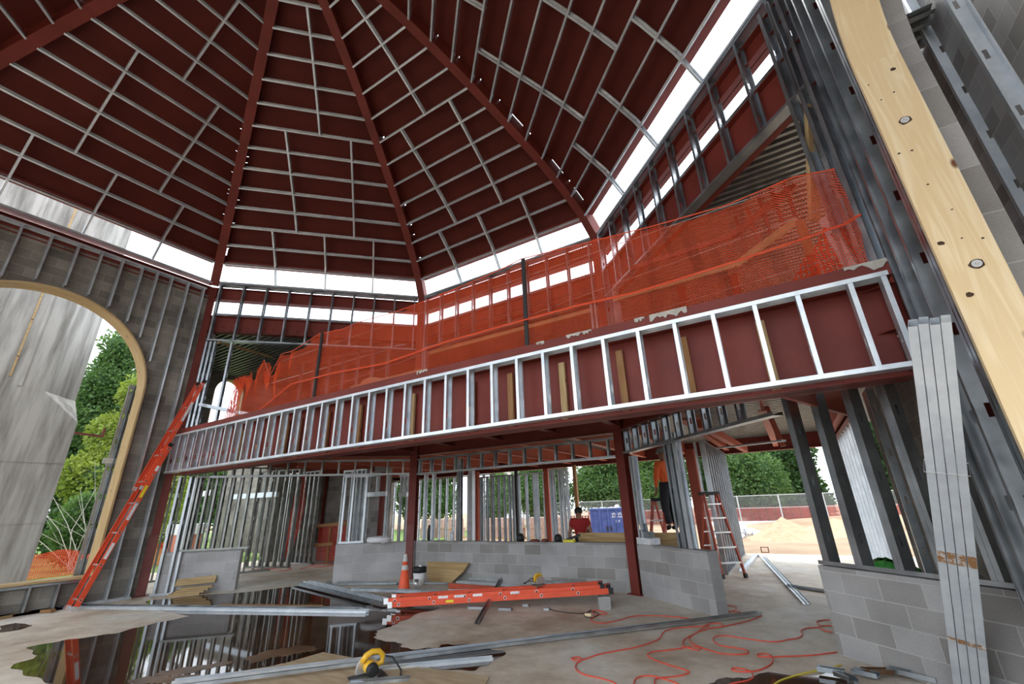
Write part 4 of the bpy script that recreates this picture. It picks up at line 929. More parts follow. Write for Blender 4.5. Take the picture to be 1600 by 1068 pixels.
for src, x_, y_, s_, rz, lb in spots: dup(src, (x_, y_, -.3), rz, lb, scale=s_)
T5 = tree('yellow_green_tree', (-29, .8, -.3), 9.6, 3.7, 'leafy', 12, 'yellow-green tree beside the concrete tower in the left arch', n=26000, leafs=.13)
dup(T5, (-33, 4.5, -.3), 1.5, 'second yellow-green tree right of the tower, partly behind the arch edge', scale=.9)
T6 = tree('leafy_tree', (-34, .5, -.3), 14.0, 4.2, 'leafm', 14, 'taller airy green tree behind the concrete tower in the left arch', n=22000, leafs=.14, low=.45)
T7 = tree('bush', (-22, -1.9, -.3), 2.8, 1.8, 'leafm', 15, 'green bushes behind the red plastic fence in the left arch', n=12000, leafs=.07, low=.05, trunk=.05)
dup(T7, (-24.0, .6, -.3), 2, 'second green bush behind the red plastic fence', scale=1.05)
r_ = random.Random(5); b = MB()
base = V((-21.0, -1.4, -.3))
for k in range(46):
    p = base+V((r_.uniform(-.4, .4), r_.uniform(-.9, 1.2), 0)); d = V((r_.gauss(0, .25), r_.gauss(.05, .45), 1)).normalized(); h_ = r_.uniform(1.8, 4.4)
    b.tube([p, p+d*h_*.5+V((0, r_.gauss(0, .15), 0)), p+d*h_+V((0, r_.gauss(0, .4), 0))], [.018, .012, .004], 4)
tag(b.build('bare_brush', 'birch', loc=base), 'thin pale bare twigs in front of the yellow-green tree', 'shrub')

# red plastic fence and blue car strip outside left arch
b = MB(); pa, pb = V((-19.5, -4.4, -.2)), V((-20.3, .8, -.2))
for i in range(26):
    for j in range(3):
        def f(i_, j_): return pa+(pb-pa)*(i_/26)+Z*(.85*j_/3+.05*math.sin(i_*1.1)*(j_ > 0))+V((.05*math.sin(i_*.9), 0, 0))
        q = [f(i, j), f(i+1, j), f(i+1, j+1), f(i, j+1)]; b.face(q, [(p.y*.9, p.z*.9) for p in q])
tag(b.build('plastic_fence', 'netred'), 'red plastic mesh fence on the lawn outside the left arch', 'fence')
b = MB(); b.box((-27, -5.2, -.2), (-25, -2.4, 1.2)); b.box((-26.7, -4.8, 1.2), (-25.3, -3.0, 1.7)); o = b.build('parked_car', 'blue', loc=(-26, -4, -.2)); tag(o, 'blue car glimpsed behind the tower edge outside the left arch', 'car')

# right back: dirt yard, sand, rubble, fence
def pile(name, c, rx, ry, h, matn, label, cat, seed, steep=1.3, noise_=.06):
    r = random.Random(seed); b = MB(); nr, na = 10, 36; c = V(c); ph = [r.uniform(0, 6.28) for _ in range(5)]
    rings = []
    for i in range(nr+1):
        f = i/nr; ring = []
        for k in range(na):
            a_ = 2*math.pi*k/na; w_ = 1+.10*math.sin(3*a_+ph[0])+.06*math.sin(7*a_+ph[1]); hh = h*(1-f)**steep*(1+.25*math.sin(2*a_+ph[2])*f)+noise_*math.sin(a_*9+f*11+ph[3])*f*(1-f)*2
            ring.append(c+V((rx*f*w_*math.cos(a_), ry*f*w_*math.sin(a_), hh if i < nr else -.02)))
        rings.append(ring)
    for i in range(nr):
        for k in range(na):
            k2 = (k+1) % na
            if i == 0: b.face([rings[0][0], rings[1][k], rings[1][k2]])
            else: b.face([rings[i][k], rings[i+1][k], rings[i+1][k2], rings[i][k2]])
    return tag(b.build(name, matn, smooth=True, loc=c), label, cat)
pile('sand_pile', (2.1, 16.6, -.22), 1.9, 1.8, .95, 'sand', 'big pale heap of sand in the dirt yard', 'sand heap', 1)
pile('sand_pile', (4.3, 19.5, -.22), 2.2, 2.0, .75, 'sand', 'lower sand heap behind the big one, to its right', 'sand heap', 2)
pile('dirt_bank', (6.5, 27, -.22), 9, 3, .7, 'dirt', 'long low bank of tan dirt in front of the fence', 'dirt bank', 3, 1)
root = thing('rubble_pile', (-.4, 17.6, -.22), 'heap of pale broken stones left of the big sand heap', 'rubble'); root['kind'] = 'stuff'
b = MB(); r_ = random.Random(9)
for k in range(150):
    f = r_.random(); a_ = r_.uniform(0, 6.28); c_ = V((-.2+1.25*math.sqrt(f)*math.cos(a_), 17.6+1.2*math.sqrt(f)*math.sin(a_), -.16+.85*(1-math.sqrt(f))*r_.random())); s_ = r_.uniform(.07, .17)
    d = V((r_.gauss(0, 1), r_.gauss(0, 1), r_.gauss(0, 1))).normalized(); b.bar(c_-d*s_, c_+d*s_, s_*1.5, s_*1.2, V((r_.random(), r_.random(), 1)))
b.build('stones', 'rubble', root)
root = thing('chain_link_fence', (-25, 30, -.22), 'long chain-link site fence in front of the dark trees', 'fence')
b = MB(); fa, fb_ = V((-26, 31, -.2)), V((24, 30, -.2)); nseg = 18
for k in range(nseg+1):
    p = fa+(fb_-fa)*k/nseg; m_ = MB(); m_.tube([p, p+Z*2.0], .05, 6); m_.build('post', 'fence', root)
m_ = MB(); m_.bar(fa+Z*1.98, fb_+Z*1.98, .05, .05, Z); m_.bar(fa+Z*1.1, fb_+Z*1.1, .04, .04, Z); m_.build('rail', 'fence', root)
m_ = MB(); q = [fa+Z*.05, fb_+Z*.05, fb_+Z*1.95, fa+Z*1.95]; m_.face(q, [(0, 0), (50, 0), (50, 1.9), (0, 1.9)]); m_.build('chain_mesh', 'chain', root)
b = MB(); q = [fa+V((12, .8, 0)), fb_+V((0, .8, 0)), fb_+V((0, .8, 1.15)), fa+V((12, .8, 1.15))]; b.face(q, [(0, 0), (30, 0), (30, .8), (0, .8)]); tag(b.build('plastic_fence', 'netred'), 'red plastic mesh fence behind the chain-link fence', 'fence')
b = MB(); b.box((-3, 27.2, -.22), (26, 27.6, .10)); tag(b.build('concrete_kerb', 'rubble'), 'pale concrete kerb along the foot of the site fence', 'kerb')
# dumpster
dx0, dx1, dy = PY(925, 800, 19.0).x, PY(984, 800, 19.0).x-.35, 19.0; zt = PY(950, 796, dy).z
root = thing('dumpster', ((dx0+dx1)/2, dy, -.22), 'blue steel dumpster with white lettering and debris on top', 'dumpster')
b = MB(); b.box((dx0, dy, -.12), (dx1, dy+4.2, zt)); b.build('container', 'blue', root)
b = MB(); b.box((dx0-.06, dy-.06, zt-.02), (dx1+.06, dy+4.26, zt+.09)); b.build('top_rim', 'blue', root)
for k in range(5):
    x_ = dx0+(dx1-dx0)*(.0+.25*k); m_ = MB(); m_.box((x_-.05, dy-.07, -.12), (x_+.05, dy, zt)); m_.build('rib', 'blue', root)
for k in (0, 1):
    x_ = dx0+.1+(dx1-dx0-.3)*k; m_ = MB(); m_.box((x_, dy+.1, -.22), (x_+.15, dy+3.9, -.12)); m_.build('skid', 'black', root)
m_ = MB(); m_.box((dx0+(dx1-dx0)*.42, dy-.03, .0), (dx0+(dx1-dx0)*.58, dy-.001, .25)); m_.build('pocket', 'black', root)
dump = root
def text(s_, size, loc, xdir, zdir, matn, name, parent=None, label=None):
    cu = bpy.data.curves.new(name, 'FONT'); cu.body = s_; cu.size = size; cu.extrude = .002; cu.align_x = 'CENTER'; cu.materials.append(M[matn]); cu.offset = size*.02
    o = bpy.data.objects.new(name, cu); C.objects.link(o); x_ = V(xdir).normalized(); y_ = V(zdir).normalized(); z_ = x_.cross(y_)
    mt = Matrix((x_, y_, z_)).transposed().to_4x4(); mt.translation = V(loc)
    bpy.context.view_layer.update(); dg = bpy.context.evaluated_depsgraph_get(); me = bpy.data.meshes.new_from_object(o.evaluated_get(dg)); bpy.data.objects.remove(o)
    me.transform(mt)
    off = V(parent['_o']) if parent is not None else V((0, 0, 0)); me.transform(Matrix.Translation(-off))
    o2 = bpy.data.objects.new(name, me); C.objects.link(o2)
    if parent is not None: o2.parent = parent; o2['_o'] = tuple(off)
    return o2
# the dumpster lettering: two short scuffed lines too worn to read and a number
lx = dx0+(dx1-dx0)*.76
m_ = MB(); r_ = random.Random(4)
for row, (zz, w_, n_) in enumerate(((zt-.26, .62, 7), (zt-.43, .66, 11))):
    for k in range(n_):
        x_ = lx-w_/2+w_*(k+.1)/n_; h_ = .13 if row == 0 else .08
        m_.box((x_, dy-.012, zz-h_/2), (x_+w_/n_*.28, dy-.004, zz+h_/2)); m_.box((x_, dy-.012, zz+h_/2*(.6 if k % 2 else -.9)), (x_+w_/n_*.75, dy-.004, zz+h_/2*(.6 if k % 2 else -.9)+.03))
m_.build('worn_lettering', 'white', root)
text('333', .17, (lx, dy-.012, zt-.74), (1, 0, 0), (0, 0, 1), 'white', 'number', root)
r_ = random.Random(21)
for k in range(7):
    x_ = dx0+.4+(dx1-dx0-.7)*k/6; b = MB(); p = V((x_, dy+r_.uniform(.3, 2), zt+.02)); d = V((r_.gauss(0, 1), r_.gauss(0, .5), .15)).normalized(); b.bar(p-d*.3, p+d*.3, .25, .14, (0, .3, 1)); p0d = V(((dx0+dx1)/2, dy, -.22)); o = b.build('debris_chunk', 'rubble', loc=p); o.location = p0d+Matrix.Rotation(.34, 3, 'Z') @ (p-p0d); tag(o, ordn[k]+' pale scrap from the left over the dumpster rim', 'debris', 'scraps on top of the dumpster')
dump.rotation_euler = (0, 0, .34)
# slatted trailer left of dumpster, pale tube
b = MB(); tx0, tx1 = PY(868, 812, 20).x, PY(928, 812, 20).x; zt2 = PY(890, 806, 20).z
root = thing('slatted_trailer', ((tx0+tx1)/2, 20, -.22), 'orange-brown slatted trailer side left of the blue dumpster', 'trailer')
for k in range(15): m_ = MB(); x_ = tx0+(tx1-tx0)*k/14; m_.box((x_-.04, 20, .1), (x_+.04, 20.08, zt2)); m_.build('slat', 'redhot', root)
for z_ in (.1, zt2-.06, (zt2+.1)/2): m_ = MB(); m_.box((tx0, 20.08, z_), (tx1, 20.16, z_+.08)); m_.build('rail', 'mortar', root)
m_ = MB(); m_.box((tx0, 20.1, -.0), (tx1, 22, .1)); m_.build('bed', 'reddark', root)
for k in (0.2, .8): m_ = MB(); x_ = tx0+(tx1-tx0)*k; m_.lathe([(0, -.1), (.25, -.1), (.25, .1), (0, .1)], (x_, 20.4, .03), 14, axis=(0, 1, 0)); m_.build('wheel', 'black', root)
# brick pallets
for k, (px_, w_) in enumerate(((664, 15), (684, 15), (704, 14), (768, 26), (796, 22), (838, 30), (868, 22))):
    y0 = 14.5+(k % 2)*.6; xa_, xb_ = PY(px_-w_/2, 815, y0).x, PY(px_+w_/2, 815, y0).x
    root = thing('brick_pallet', ((xa_+xb_)/2, y0, -.22), ordn[k]+' pinkish brick pallet from the left beyond the outer studs', 'pallet of bricks', 'brick pallets in the yard')
    m_ = MB(); m_.box((xa_, y0, -.22), (xb_, y0+1.1, -.12)); m_.build('pallet', 'pine2', root)
    m_ = MB(); m_.box((xa_+.03, y0+.03, -.12), (xb_-.03, y0+1.07, .38)); m_.build('lower_bricks', 'brick', root)
    m_ = MB(); m_.box((xa_+.06, y0+.06, .41), (xb_-.08, y0+1.0, .95)); m_.build('upper_bricks', 'brick', root)
    m_ = MB(); m_.box((xa_, y0, .38), (xb_, y0+1.1, .41)); m_.build('separator_board', 'pine2', root)
# orange and white site cabin outside far left
p0_, p1_ = PX(283, 826, -19), PX(303, 820, -19)
root = thing('site_toilet', (-19.6, (p0_.y+p1_.y)/2, -.22), 'salmon and white portable cabin seen between the far left studs', 'cabin')
ya, yb = sorted((p0_.y, p1_.y)); yb = max(yb, ya+.9)
m_ = MB(); m_.box((-20.2, ya, -.22), (-19, yb, .95)); m_.build('cabin_body', 'salmon', root)
m_ = MB(); m_.box((-20.22, ya-.03, 0.95), (-18.97, yb+.03, 1.35)); m_.build('cabin_top', 'white', root)
# pale houses beyond
for k, (x_, y_, w_, h_, lb) in enumerate(((-34, 52, 9, 9.5, 'pale house glimpsed above the trees beyond the yard'), (-45, 24, 8, 7, 'bluish house glimpsed through the small window of the back block wall'))):
    root = thing('house', (x_, y_, -.3), lb, 'house')
    m_ = MB(); m_.box((x_-w_/2, y_, -.3), (x_+w_/2, y_+6, h_*.7)); m_.build('wall', 'white' if k == 0 else 'blue', root)
    m_ = MB(); m_.prism([(x_-w_/2-.3, y_-.3, h_*.7), (x_+w_/2+.3, y_-.3, h_*.7), (x_, y_-.3, h_)], (0, 6.6, 0)); m_.build('roof', 'rubble', root)
    for q in (-.25, .2): m_ = MB(); m_.box((x_+q*w_-.5, y_-.05, h_*.35), (x_+q*w_+.5, y_, h_*.55)); m_.build('window', 'black', root)

# ---------------- ladders ----------------
def ext_ladder(name, a, bdir, wdir, nrm, len1, len2, off2, label, wid=.42, stickers=True):
    """a: foot centre; bdir: along; wdir: across; nrm: out of the ladder plane (fly side)"""
    a = V(a); bd = V(bdir).normalized(); wd = V(wdir).normalized(); nr = V(nrm).normalized()
    root = thing(name, a, label, 'ladder')
    for sec, (o0, ln, no_, w_) in enumerate(((0, len1, 0, wid), (off2, len2, .055, wid-.05))):
        for g in (-1, 1):
            s0 = a+bd*o0+wd*g*w_/2+nr*no_; m_ = MB()
            m_.bar(s0, s0+bd*ln, .008, .085, nr)
            for q in (-1, 1): m_.bar(s0+nr*q*.0385-wd*g*.014, s0+bd*ln+nr*q*.0385-wd*g*.014, .028, .008, nr)
            rl = m_.build('rail', 'rail', root)
            for q in (0, 1):
                c_ = s0+bd*(.03 if q == 0 else ln-.03); m_ = MB(); m_.bar(c_-bd*.04, c_+bd*.04, .034, .092, nr); m_.build('end_cap', 'black' if q else 'alu', rl)
        k = .18
        while k < ln-.08:
            p = a+bd*(o0+k)+nr*no_; m_ = MB(); m_.tube([p-wd*(w_/2+.003), p+wd*(w_/2+.003)], .016, 10)
            for g in (-1, 1): m_.lathe([(.020, -.004), (.026, -.004), (.026, .004), (.020, .004)], p+wd*g*(w_/2+.003), 12, axis=wd)
            rg = m_.build('rung', 'alu', root)
            for g in (-1, 1): m_ = MB(); m_.lathe([(0, -.0058), (.014, -.0058), (.014, .0058), (0, .0058)], p+wd*g*(w_/2+.003), 10, axis=wd); m_.build('rung_socket', 'black', rg); k += .305
    return root
# leaning
ld0, ld1 = V((-9.50, -5.30, .01)), V((-9.50, -3.93, 4.86)); bd = (ld1-ld0).normalized(); nr = V((0, -bd.z, bd.y)).normalized()
lad = ext_ladder('extension_ladder', ld0, bd, (1, 0, 0), nr, 3.35, 2.75, 2.28, 'orange extension ladder leaning against the left end of the balcony girder')
for (k, mt, ln, nm) in ((.9, 'white', .3, 'white_sticker'), (1.65, 'paper', .36, 'printed_sticker'), (2.12, 'yelltape', .26, 'yellow_sticker'), (2.7, 'white', .12, 'round_sticker'), (3.9, 'paper', .5, 'printed_sticker')):
    p = ld0+bd*k+V((.2165, 0, 0))+(nr*.055 if k > 3 else V((0, 0, 0))); m_ = MB(); m_.bar(p, p+bd*ln, .002, .055, nr); m_.build(nm, mt, lad)
# lying ladder on blocks
l0 = V((-3.42, -2.90, 0)); l1 = V((.02, -1.22, 0)); bd = (l1-l0).normalized(); wd = V((-bd.y, bd.x, 0)); bd = (l1-l0+Z*.15).normalized()
nz2 = wd.cross(bd)*-1
if nz2.z < 0: nz2 = -nz2
lad = ext_ladder('extension_ladder', l0+wd*.22+Z*.10, bd, wd, nz2, 3.80, 3.75, -.08, 'orange extension ladder lying on the floor, one end on a concrete block', wid=.44)
for (k, mt, ln, nm) in ((.86, 'paper', .17, 'printed_sticker'), (1.14, 'paper', .18, 'printed_sticker'), (1.46, 'white', .16, 'white_sticker'), (2.1, 'paper', .15, 'printed_sticker')):
    p = l0+wd*.0+Z*.10+bd*(k)+nz2*.055+wd*.020; m_ = MB(); m_.bar(p, p+bd*ln, .002, .05, nz2); m_.build(nm, mt, lad)
p = l0+Z*.10+bd*1.0+wd*(-.006); m_ = MB(); m_.bar(p, p+bd*.13, .002, .035, nz2); m_.build('yellow_sticker', 'yelltape', lad)
# concrete block under it
bp = V((-.15, -1.30, 0)); root = thing('concrete_block', bp, 'grey hollow concrete block under the right end of the lying ladder', 'block'); 
m_ = MB(); a_ = (l1-l0).normalized(); w_ = V((-a_.y, a_.x, 0))
for q in (-.09, 0, .09): m_.bar(bp+w_*q-a_*.0+Z*.095, bp+w_*q+a_*.001+Z*.095, .001, .001)
m_ = MB()
for q in (-.18, 0., .18): m_.bar(bp+w_*(q+.1)-a_*.095+Z*.09, bp+w_*(q+.1)+a_*.095+Z*.09, .032, .18, Z)
for q in (-.08, .08): m_.bar(bp+w_*(-.08)+a_*q+Z*.09, bp+w_*(.28)+a_*q+Z*.09, .03, .18, Z)
m_.build('hollow_core', 'block', root)
# second orange ladder part behind (red rail)
b = MB(); p, q = G(702, 915, .08), G(848, 925, .10); root = tag(b.bar(p, q, .05, .10, Z).build('ladder_rail', 'raildark', loc=p), 'loose red rail of another ladder lying behind the stud pile', 'ladder rail')

# step ladders
def step_ladder(foot_c, width, height, face, label, splay=.95):
    """face: horizontal dir the steps look to"""
    f = V(face).normalized(); s = V((-f.y, f.x, 0)); c_ = V(foot_c); root = thing('step_ladder', c_, label, 'ladder')
    topc = c_-f*splay*.42+Z*height
    for g in (-1, 1):
        a0 = c_+s*g*width/2; a1 = topc+s*g*width*.32
        m_ = MB(); m_.bar(a0, a1, .03, .075, f); fr_ = m_.build('front_rail', 'raildark', root)
        m_ = MB(); m_.bar(a0, a0+(a1-a0)*.05, .05, .1, f); m_.build('foot', 'black', fr_)
        r0 = c_-f*splay+s*g*width*.5; r1 = topc-f*.06+s*g*width*.30
        m_ = MB(); m_.bar(r0, r1, .03, .05, f); m_.build('rear_rail', 'raildark', root)
    k = .3; i = 0
    while k < height-.2:
        u_ = k/height; p = c_+(topc-c_)*u_; w_ = width*(1-u_)+width*.64*u_
        m_ = MB(); m_.bar(p-s*w_/2+s*.01, p+s*w_/2-s*.01, .09, .03, Z); m_.build('step', 'alu', root)
        q = (c_-f*splay)+(topc-f*.06-(c_-f*splay))*u_; m_ = MB(); m_.bar(q-s*w_*.48, q+s*w_*.48, .02, .03, Z); m_.build('rear_brace', 'alu', root); k += .3
    m_ = MB(); m_.bar(topc-f*.08-s*width*.40+Z*.02, topc-f*.08+s*width*.40+Z*.02, .22, .07, Z); m_.build('top_cap', 'black', root)
    m_ = MB(); m_.bar(c_+(topc-c_)*.5-f*.0+s*width*.4, (c_-f*splay)+(topc-c_+f*splay-f*.06)*.5+s*width*.4, .015, .02, Z); m_.build('spreader', 'black', root)
    return root
step_ladder((1.40, 2.42, 0), .52, 1.72, (.55, -.75, 0), 'dark orange step ladder standing open right of the stud bundle', .9)
step_ladder((.02, 1.42, 0), .5, 1.62, (-.5, -1, 0), 'orange step ladder under the worker in the orange shirt', .9)

# ---------------- people ----------------
def skin_mesh(name, joints, edges, matn, parent=None, sub=2):
    me = bpy.data.meshes.new(name); me.from_pydata([tuple(j[0]) for j in joints], edges, [])
    o = bpy.data.objects.new(name, me); C.objects.link(o)
    o.modifiers.new('skin', 'SKIN'); sv = me.skin_vertices[0].data
    for i, j in enumerate(joints):
        rr = j[1] if isinstance(j[1], tuple) else (j[1], j[1]); sv[i].radius = rr; sv[i].use_root = (i == 0)
    o.modifiers['skin'].use_smooth_shade = True
    s_ = o.modifiers.new('sub', 'SUBSURF'); s_.levels = sub; s_.render_levels = sub
    bpy.context.view_layer.update(); dg = bpy.context.evaluated_depsgraph_get(); me2 = bpy.data.meshes.new_from_object(o.evaluated_get(dg))
    bpy.data.objects.remove(o); me2.materials.clear(); me2.materials.append(M[matn]); me2.polygons.foreach_set('use_smooth', [True]*len(me2.polygons))
    o = bpy.data.objects.new(name, me2); C.objects.link(o)
    if parent is not None:
        me2.transform(Matrix.Translation(-V(parent['_o']))); o.parent = parent; o['_o'] = parent['_o']
    return o
def person(loc, fwd, label, J, shirt, pants, hat=None, hair=True, long_sleeve=True):
    """J: joint dict in body frame (x right, y forward, z up) relative to feet centre"""
    loc = V(loc); f = V(fwd).normalized(); r = V((f.y, -f.x, 0)); W_ = lambda p: loc+r*p[0]+f*p[1]+Z*p[2]
    root = thing('person', loc, label, 'person')
    K = {k: W_(v_) for k, v_ in J.items()}
    names = []; js = []; ed = []
    def add(n_, p, rad, par=None):
        names.append(n_); js.append((p, rad))
        if par is not None: ed.append((names.index(par), len(names)-1))
    mid = lambda a, b_, t: K[a]*(1-t)+K[b_]*t
    add('pelvis', K['pelvis'], (.13, .10)); add('waist', mid('pelvis', 'chest', .45), (.12, .09), 'pelvis'); add('chest', K['chest'], (.14, .10), 'waist'); add('neck', K['neck'], .055, 'chest'); add('skull', K['head']-Z*.03, (.078, .085), 'neck'); add('crown', K['head']+Z*.07, (.07, .08), 'skull')
    for s in 'LR':
        add('sh'+s, K['sh'+s], .065, 'chest'); add('ua'+s, mid('sh'+s, 'el'+s, .5), .05, 'sh'+s); add('el'+s, K['el'+s], .040, 'ua'+s); add('fa'+s, mid('el'+s, 'wr'+s, .5), .036, 'el'+s); add('wr'+s, K['wr'+s], .027, 'fa'+s)
        d = (K['wr'+s]-K['el'+s]).normalized(); add('pm'+s, K['wr'+s]+d*.05, (.04, .018), 'wr'+s)
        sx = d.cross(f).normalized() if d.cross(f).length > .1 else r
        for q in range(4):
            o_ = sx*(-.028+.019*q); ln = (.07, .08, .075, .06)[q]; add('f%d%s' % (q, s), K['wr'+s]+d*.085+o_, .0095, 'pm'+s); add('g%d%s' % (q, s), K['wr'+s]+d*(.09+ln*.6)+o_+f*.015, .008, 'f%d%s' % (q, s))
        add('th'+s, K['wr'+s]+d*.05+f*.045, .0105, 'pm'+s)
        add('hip'+s, K['hip'+s], .09, 'pelvis'); add('tg'+s, mid('hip'+s, 'kn'+s, .5), .075, 'hip'+s); add('kn'+s, K['kn'+s], .055, 'tg'+s); add('cf'+s, mid('kn'+s, 'an'+s, .4), .052, 'kn'+s); add('an'+s, K['an'+s], .038, 'cf'+s); add('to'+s, K['an'+s]+f*.14-Z*.045, (.04, .03), 'an'+s)
    skin_mesh('body', js, ed, 'skin', root)
    # shirt
    js = [(K['pelvis']-Z*.02, (.165, .135)), (mid('pelvis', 'chest', .5), (.15, .12)), (K['chest'], (.19, .15)), (K['neck']-Z*.02, (.085, .08))]; ed = [(0, 1), (1, 2), (2, 3)]; n_ = 4
    for s in 'LR':
        js += [(K['sh'+s], .095), (mid('sh'+s, 'el'+s, .55), .078)]; ed += [(2, n_), (n_, n_+1)]
        if long_sleeve: js += [(K['el'+s], .066), (mid('el'+s, 'wr'+s, .85), .042)]; ed += [(n_+1, n_+2), (n_+2, n_+3)]; n_ += 4
        else: n_ += 2
    skin_mesh('shirt', js, ed, shirt, root)
    js = [(K['pelvis'], (.155, .13)), (K['pelvis']+Z*.12, (.15, .125))]; ed = [(0, 1)]; n_ = 2
    for s in 'LR':
        js += [(K['hip'+s]-Z*.04, .125), (K['kn'+s], .095), (K['an'+s]+Z*.03, .08)]; ed += [(0, n_), (n_, n_+1), (n_+1, n_+2)]; n_ += 3
    skin_mesh('trousers', js, ed, pants, root)
    for s in 'LR':
        skin_mesh('boot', [(K['an'+s]+Z*.05, .052), (K['an'+s]-Z*.03, (.05, .045)), (K['an'+s]+f*.15-Z*.045, (.048, .035))], [(0, 1), (1, 2)], 'black', root)
    hd = K['head']+Z*.01
    b = MB(); b.lathe([(.0, -.012), (.012, -.008), (.016, .01), (.01, .035), (0, .04)], hd+f*.088-Z*.02, 8); 
    for g in (-1, 1): b.lathe([(0, -.03), (.012, -.02), (.014, .01), (0, .03)], hd+r*g*.082, 8)
    b.build('nose_and_ears', 'skin', root, True)
    b = MB()
    for g in (-1, 1): b.lathe([(0, -.008), (.010, 0), (0, .008)], hd+f*.080+r*g*.032+Z*.012, 8)
    b.build('eyes', 'black', root); b = MB(); b.bar(hd+f*.083-r*.025-Z*.055, hd+f*.083+r*.025-Z*.055, .008, .008); b.build('mouth', 'redshirt', root)
    if hat:
        b = MB(); b.lathe([(.125, .03), (.13, .036), (.108, .05), (.105, .09), (.075, .14), (.03, .16), (0, .162)], hd, 20); b.lathe([(0, 0), (.05, .0), (.05, .012), (0, .012)], hd+f*.11+Z*.028, 12); b.build('hard_hat', hat, root, True)
    else:
        b = MB(); b.lathe([(.085, -.02), (.097, .02), (.098, .06), (.075, .105), (.035, .125), (0, .128)], hd-f*.012, 16); b.build('hair', 'hair', root, True)
    return root
J = dict(pelvis=(0, 0, .95), chest=(0, .02, 1.30), neck=(0, .02, 1.48), head=(0, .03, 1.62), shL=(-.19, 0, 1.40), shR=(.19, 0, 1.40), elL=(-.25, .03, 1.12), elR=(.25, .10, 1.14), wrL=(-.24, .10, .86), wrR=(.24, .24, .95), hipL=(-.09, 0, .9), hipR=(.09, 0, .9), knL=(-.10, .05, .5), knR=(.10, .02, .5), anL=(-.10, 0, .08), anR=(.10, 0, .08))
person((.44, 1.72, 1.0), (-.8, .55, 0), 'worker in an orange shirt and grey hard hat standing on a step ladder', J, 'shirt', 'dark', hat='hatgrey')
J2 = dict(pelvis=(0, -.12, .82), chest=(0, .02, 1.12), neck=(0, .07, 1.28), head=(0, .10, 1.40), shL=(-.19, .03, 1.20), shR=(.19, .03, 1.20), elL=(-.27, .10, .95), elR=(.27, .05, .94), wrL=(-.28, .16, .70), wrR=(.26, .12, .70), hipL=(-.10, -.12, .78), hipR=(.10, -.12, .78), knL=(-.13, .08, .42), knR=(.13, .0, .42), anL=(-.13, -.05, .08), anR=(.13, -.1, .08))
pm_ = PY(905, 800, 1.7); person((pm_.x, 1.7, .0), (.25, -1, 0), 'worker in a dark red t-shirt bending behind the long low block wall', J2, 'redshirt', 'dark', long_sleeve=False)

# ---------------- plywood strip and items on low walls ----------------
b = MB(); pa, pb = PY(906, 850, .55), PY(1085, 850, .55); b.box((pa.x, .5, .40), (pb.x, .52, PY(906, 832, .5).z)); 
tag(b.build('plywood_strip', 'ply'), 'long brown plywood strip standing behind the low walls around the red column', 'plywood')
for x_ in (pa.x+.3, pb.x-.3):
    b = MB(); b.box((x_-.04, .53, 0), (x_+.04, .6, .8)); tag(b.build('plywood_brace', 'pine2', loc=(x_, .56, 0)), ('left' if x_ < 0 else 'right')+' lumber upright behind the plywood strip', 'lumber', 'uprights of the plywood strip')
c_ = V((.36, -.12, .86)); root = thing('boxed_tool', c_, 'white carton with a teal tool on the low wall right of the red column', 'box')
m_ = MB(); m_.bar(c_-tW*.20+Z*.06+nW*.0, c_+tW*.22+Z*.06, .22, .11, Z); m_.build('carton', 'paper', root)
m_ = MB(); m_.bar(c_-tW*.06+Z*.17, c_+tW*.14+Z*.17, .12, .10, Z); m_.bar(c_+Z*.2, c_-tW*.02+Z*.36, .05, .05); m_.build('teal_tool', 'stud', root)
c_ = V((-6.35, -.52, .862)); root = thing('strapping_coil', c_, 'white coil of strapping lying on the low wall left of the centre column', 'coil')
m_ = MB(); m_.lathe([(.20, 0), (.30, 0), (.31, .06), (.29, .12), (.20, .13), (.18, .06), (.20, 0)], c_+Z*.01, 28); m_.build('coil', 'white', root, True)
m_ = MB(); m_.tube([c_+V((.3, 0, .06)), c_+V((.38, -.05, .03)), c_+V((.3, -.2, .0))], .012, 5); m_.build('loose_end', 'white', root)
r_ = random.Random(31)
for k, (px_, nm, mt, w_, h_, lb) in enumerate(((814, 'tool_bag', 'black', .16, .17, 'small black bag on the long low wall'), (836, 'scrap', 'reddark', .22, .05, 'flat dark scrap on the long low wall'), (852, 'scrap', 'reddark', .16, .06, 'reddish scrap on the wall by the orange-red post'), (873, 'tool_bag', 'black', .16, .16, 'black tool on the wall in front of the stud cluster'), (671, 'water_jug', 'black', .12, .38, 'dark jug silhouette on the low wall near the centre column'), (706, 'plastic_bucket', 'paper', .13, .22, 'small pale bucket on the low wall by the broad slotted stud'))):
    p = PY(px_, 851, .18); p = V((p.x, .18, .86)); b = MB()
    b.lathe([(0, 0), (w_*.5, 0), (w_*.55, h_*.5), (w_*.35, h_*.9), (0, h_)], p+Z*.001, 12); tag(b.build(nm, mt, smooth=True, loc=p), lb, 'jug' if 'jug' in nm else 'item')
b = MB(); p, q = PY(884, 849, .14), PY(906, 838, .14); b.bar((p.x, .14, .872+.02), (q.x, .14, 1.0), .05, .05, Z); tag(b.build('hand_level', 'black'), 'black bar resting slanted on the low wall beside the plywood', 'tool')
b = MB(); p = PY(889, 848, .16); b.box((p.x-.10, .1, .862), (p.x+.14, .2, .91)); tag(b.build('measuring_tool', 'yelltape', loc=(p.x, .15, .86)), 'small yellow tool on the low wall next to the plywood strip', 'tool')

